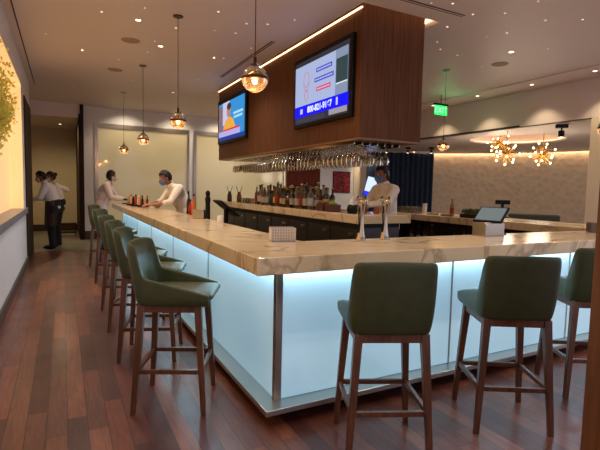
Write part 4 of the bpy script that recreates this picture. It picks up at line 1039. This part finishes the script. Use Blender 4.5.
    cl.add(vs, [(k*3+j,((k+1)%20)*3+j,((k+1)%20)*3+j+1,k*3+j+1) for k in range(20) for j in range(2)]); co_ = cl.build('collar', shirt, t, smooth=70); z_ = co_.modifiers.new('solid','SOLIDIFY'); z_.thickness = .004
    tr = MB(); caps(tr, [(g['pelvis']+V3((0,0,-.04 if untucked else .07)),.14 if untucked else .158),(g['pelvis']-V3((0,0,.05)),.14)])
    for s in 'LR':
        x = .085 if s == 'R' else -.085
        caps(tr, [(g['pelvis']+V3((x,0,-.03)),.105),(g['kn'+s],.077),(g['an'+s]+V3((0,0,-.01)),.062)])
        sh_ = MB().ell(g['an'+s]+V3((0,.06,-.045)),(.048,.135,.038),16,8).build('shoe', M['black'], t, smooth=60)
    tt = tr.build('trousers', M['trousers'], t); remesh(tt, .013, 3)
    if apron:
        ap = MB(); vs = []; nn = 12; p0 = g['pelvis']
        for i in range(8):
            z = p0.z+.12-i*.085
            for k in range(nn+1):
                a = -.3+(PI+.6)*k/nn; r = .160+.004*i+.006*math.sin(k*2); vs.append((p0.x+(r+.01)*math.cos(a), p0.y+r*math.sin(a), z))
        ap.add(vs, [(i*(nn+1)+k,i*(nn+1)+k+1,(i+1)*(nn+1)+k+1,(i+1)*(nn+1)+k) for i in range(7) for k in range(nn)])
        ao = ap.build('apron', M['apron'], t, smooth=70); z_ = ao.modifiers.new('solid','SOLIDIFY'); z_.thickness = .005; z_.offset = 1
    return t
base = dict(anL=(-.1,0,.083), anR=(.1,0,.083), knL=(-.095,.03,.50), knR=(.095,.03,.50))
# leaning man at the far end of the bar (faces +X)
person((.80,11.04,0), D(-104), 'man in a pale pink shirt leaning on the far end of the bar', dict(base,
  pelvis=(0,-.05,.95), waist=(0,.0,1.12), chest=(.0,.06,1.34), neck=(.0,.12,1.53), head=(.0,.17,1.675),
  shL=(-.19,.09,1.45), shR=(.19,.09,1.45), elL=(-.26,.22,1.19), elR=(.24,.2,1.19), haL=(-.1,.44,1.155), haR=(.2,.44,1.155), hdL=(.1,1,-.15), hdR=(-.05,1,-.15)),
  M['skin_dark'], M['shirt_pink'], M['mask_white'], head_rot=(D(-14),D(-4)))
# barman behind the left arm (faces -X, leaning over the counter)
person((1.91,8.0,0), D(96), 'dark haired barman in blue mask leaning forward over the counter', dict(base,
  pelvis=(0,-.02,.95), waist=(0,.03,1.12), chest=(.0,.15,1.33), neck=(.0,.27,1.48), head=(.0,.36,1.61),
  shL=(-.2,.18,1.43), shR=(.2,.18,1.43), elL=(-.26,.35,1.2), elR=(.26,.33,1.2), haL=(-.12,.6,1.15), haR=(.1,.58,1.15), hdL=(.15,1,-.1), hdR=(-.1,1,-.1)),
  M['skin_mid'], M['shirt_cream'], M['mask_blue'], head_rot=(D(-6),D(-22)), sleeves=False)
# bartender behind the island (faces -X)
p3 = person((4.29,5.35,0), D(92), 'bartender in a cream shirt and blue mask standing behind the island', dict(base,
  pelvis=(0,0,.97), waist=(0,.01,1.12), chest=(.0,.05,1.36), neck=(.0,.09,1.55), head=(.0,.14,1.69),
  shL=(-.2,.07,1.46), shR=(.2,.07,1.46), elL=(-.29,.27,1.29), elR=(.27,.2,1.22), haL=(-.2,.54,1.25), haR=(.12,.48,1.22), hdL=(.2,1,0), hdR=(-.2,1,0)),
  M['skin_tan'], M['shirt_cream'], M['mask_blue'], head_rot=(D(-8),D(-12)))
p3.scale = (1.01,1.01,1.01)
# two workers in the corridor
person((-.22,11.62,0), D(82), 'nearer corridor worker in white shirt and brown apron facing left', dict(base,
  pelvis=(0,-.02,.96), waist=(0,.0,1.12), chest=(.0,.08,1.34), neck=(.0,.15,1.5), head=(.0,.22,1.62),
  shL=(-.18,.1,1.42), shR=(.18,.1,1.42), elL=(-.22,.2,1.15), elR=(.22,.18,1.16), haL=(-.12,.4,1.12), haR=(.12,.38,1.12), hdL=(0,1,-.1), hdR=(0,1,-.1)),
  M['skin_tan'], M['shirt_white'], M['mask_white'], apron=True, untucked=False, head_rot=(D(5),D(-18)))
person((-.12,12.2,0), D(98), 'farther corridor worker with a hair bun and elbow out behind the first', dict(base,
  pelvis=(0,-.02,.96), waist=(0,.0,1.12), chest=(.0,.06,1.34), neck=(.0,.1,1.5), head=(.0,.14,1.63),
  shL=(-.18,.06,1.42), shR=(.18,.06,1.42), elL=(-.22,.15,1.15), elR=(.2,-.22,1.33), haL=(-.12,.36,1.1), haR=(.12,-.0,1.42), hdL=(0,1,-.1), hdR=(-.3,.9,.2)),
  M['skin_tan'], M['shirt_white'], M['mask_white'], hair_bun=True, untucked=False, head_rot=(D(10),D(-10)))

# ------------------------------------------------------------------ lighting
# added fill downlights over the bar and the floor, with made-up fittings
fill_lights = [(3.0,1.2),(5.2,1.2),(.2,1.0),(2.1,4.0),(2.2,7.3),(2.2,10.4),(5.2,6.8),(5.2,9.6),(.3,4.4),(.3,8.0),(7.0,3.0),(4.5,12.3),(8.0,11.3)]
for i, (x, y) in enumerate(fill_lights):
    d = copy_tree(dl0); d.location = (x,y,CZ); d.scale = (.5,.5,1)
    spot(x,y,CZ-.02,120,135,1,(1,.92,.82),soft=.05)
    tag(d, 'small added fill downlight spread over the beige main ceiling', 'ceiling light', 'small added fill downlights')
for (x, y) in ((1.55,12.7),(2.9,12.7),(4.2,12.7),(5.6,12.7)):  # unseen spots washing the end wall, no fittings modelled
    spot(x,y,CZ-.02,40,110,.8,(1,.82,.56),(x,EY+.5,1.2))
spot(9.3,12.6,LZ-.05,40,90,.8,(1,.8,.5),(9.6,13.4,1.4))  # added spot without a fitting, brightens the return wall
w = bpy.data.worlds.new('world'); S.world = w; w.use_nodes = True
w.node_tree.nodes['Background'].inputs[0].default_value = (.64,.62,.74,1)
w.node_tree.nodes['Background'].inputs[1].default_value = 1.3
S.view_settings.view_transform = 'Standard'; S.view_settings.look = 'None'; S.view_settings.gamma = 1; S.view_settings.use_curve_mapping = False
S.view_settings.exposure = 0
S.cycles.max_bounces = 7; S.cycles.diffuse_bounces = 4; S.cycles.glossy_bounces = 4; S.cycles.transparent_max_bounces = 16
S.cycles.sample_clamp_indirect = 3; S.cycles.use_denoising = True; S.cycles.caustics_reflective = False; S.cycles.caustics_refractive = False
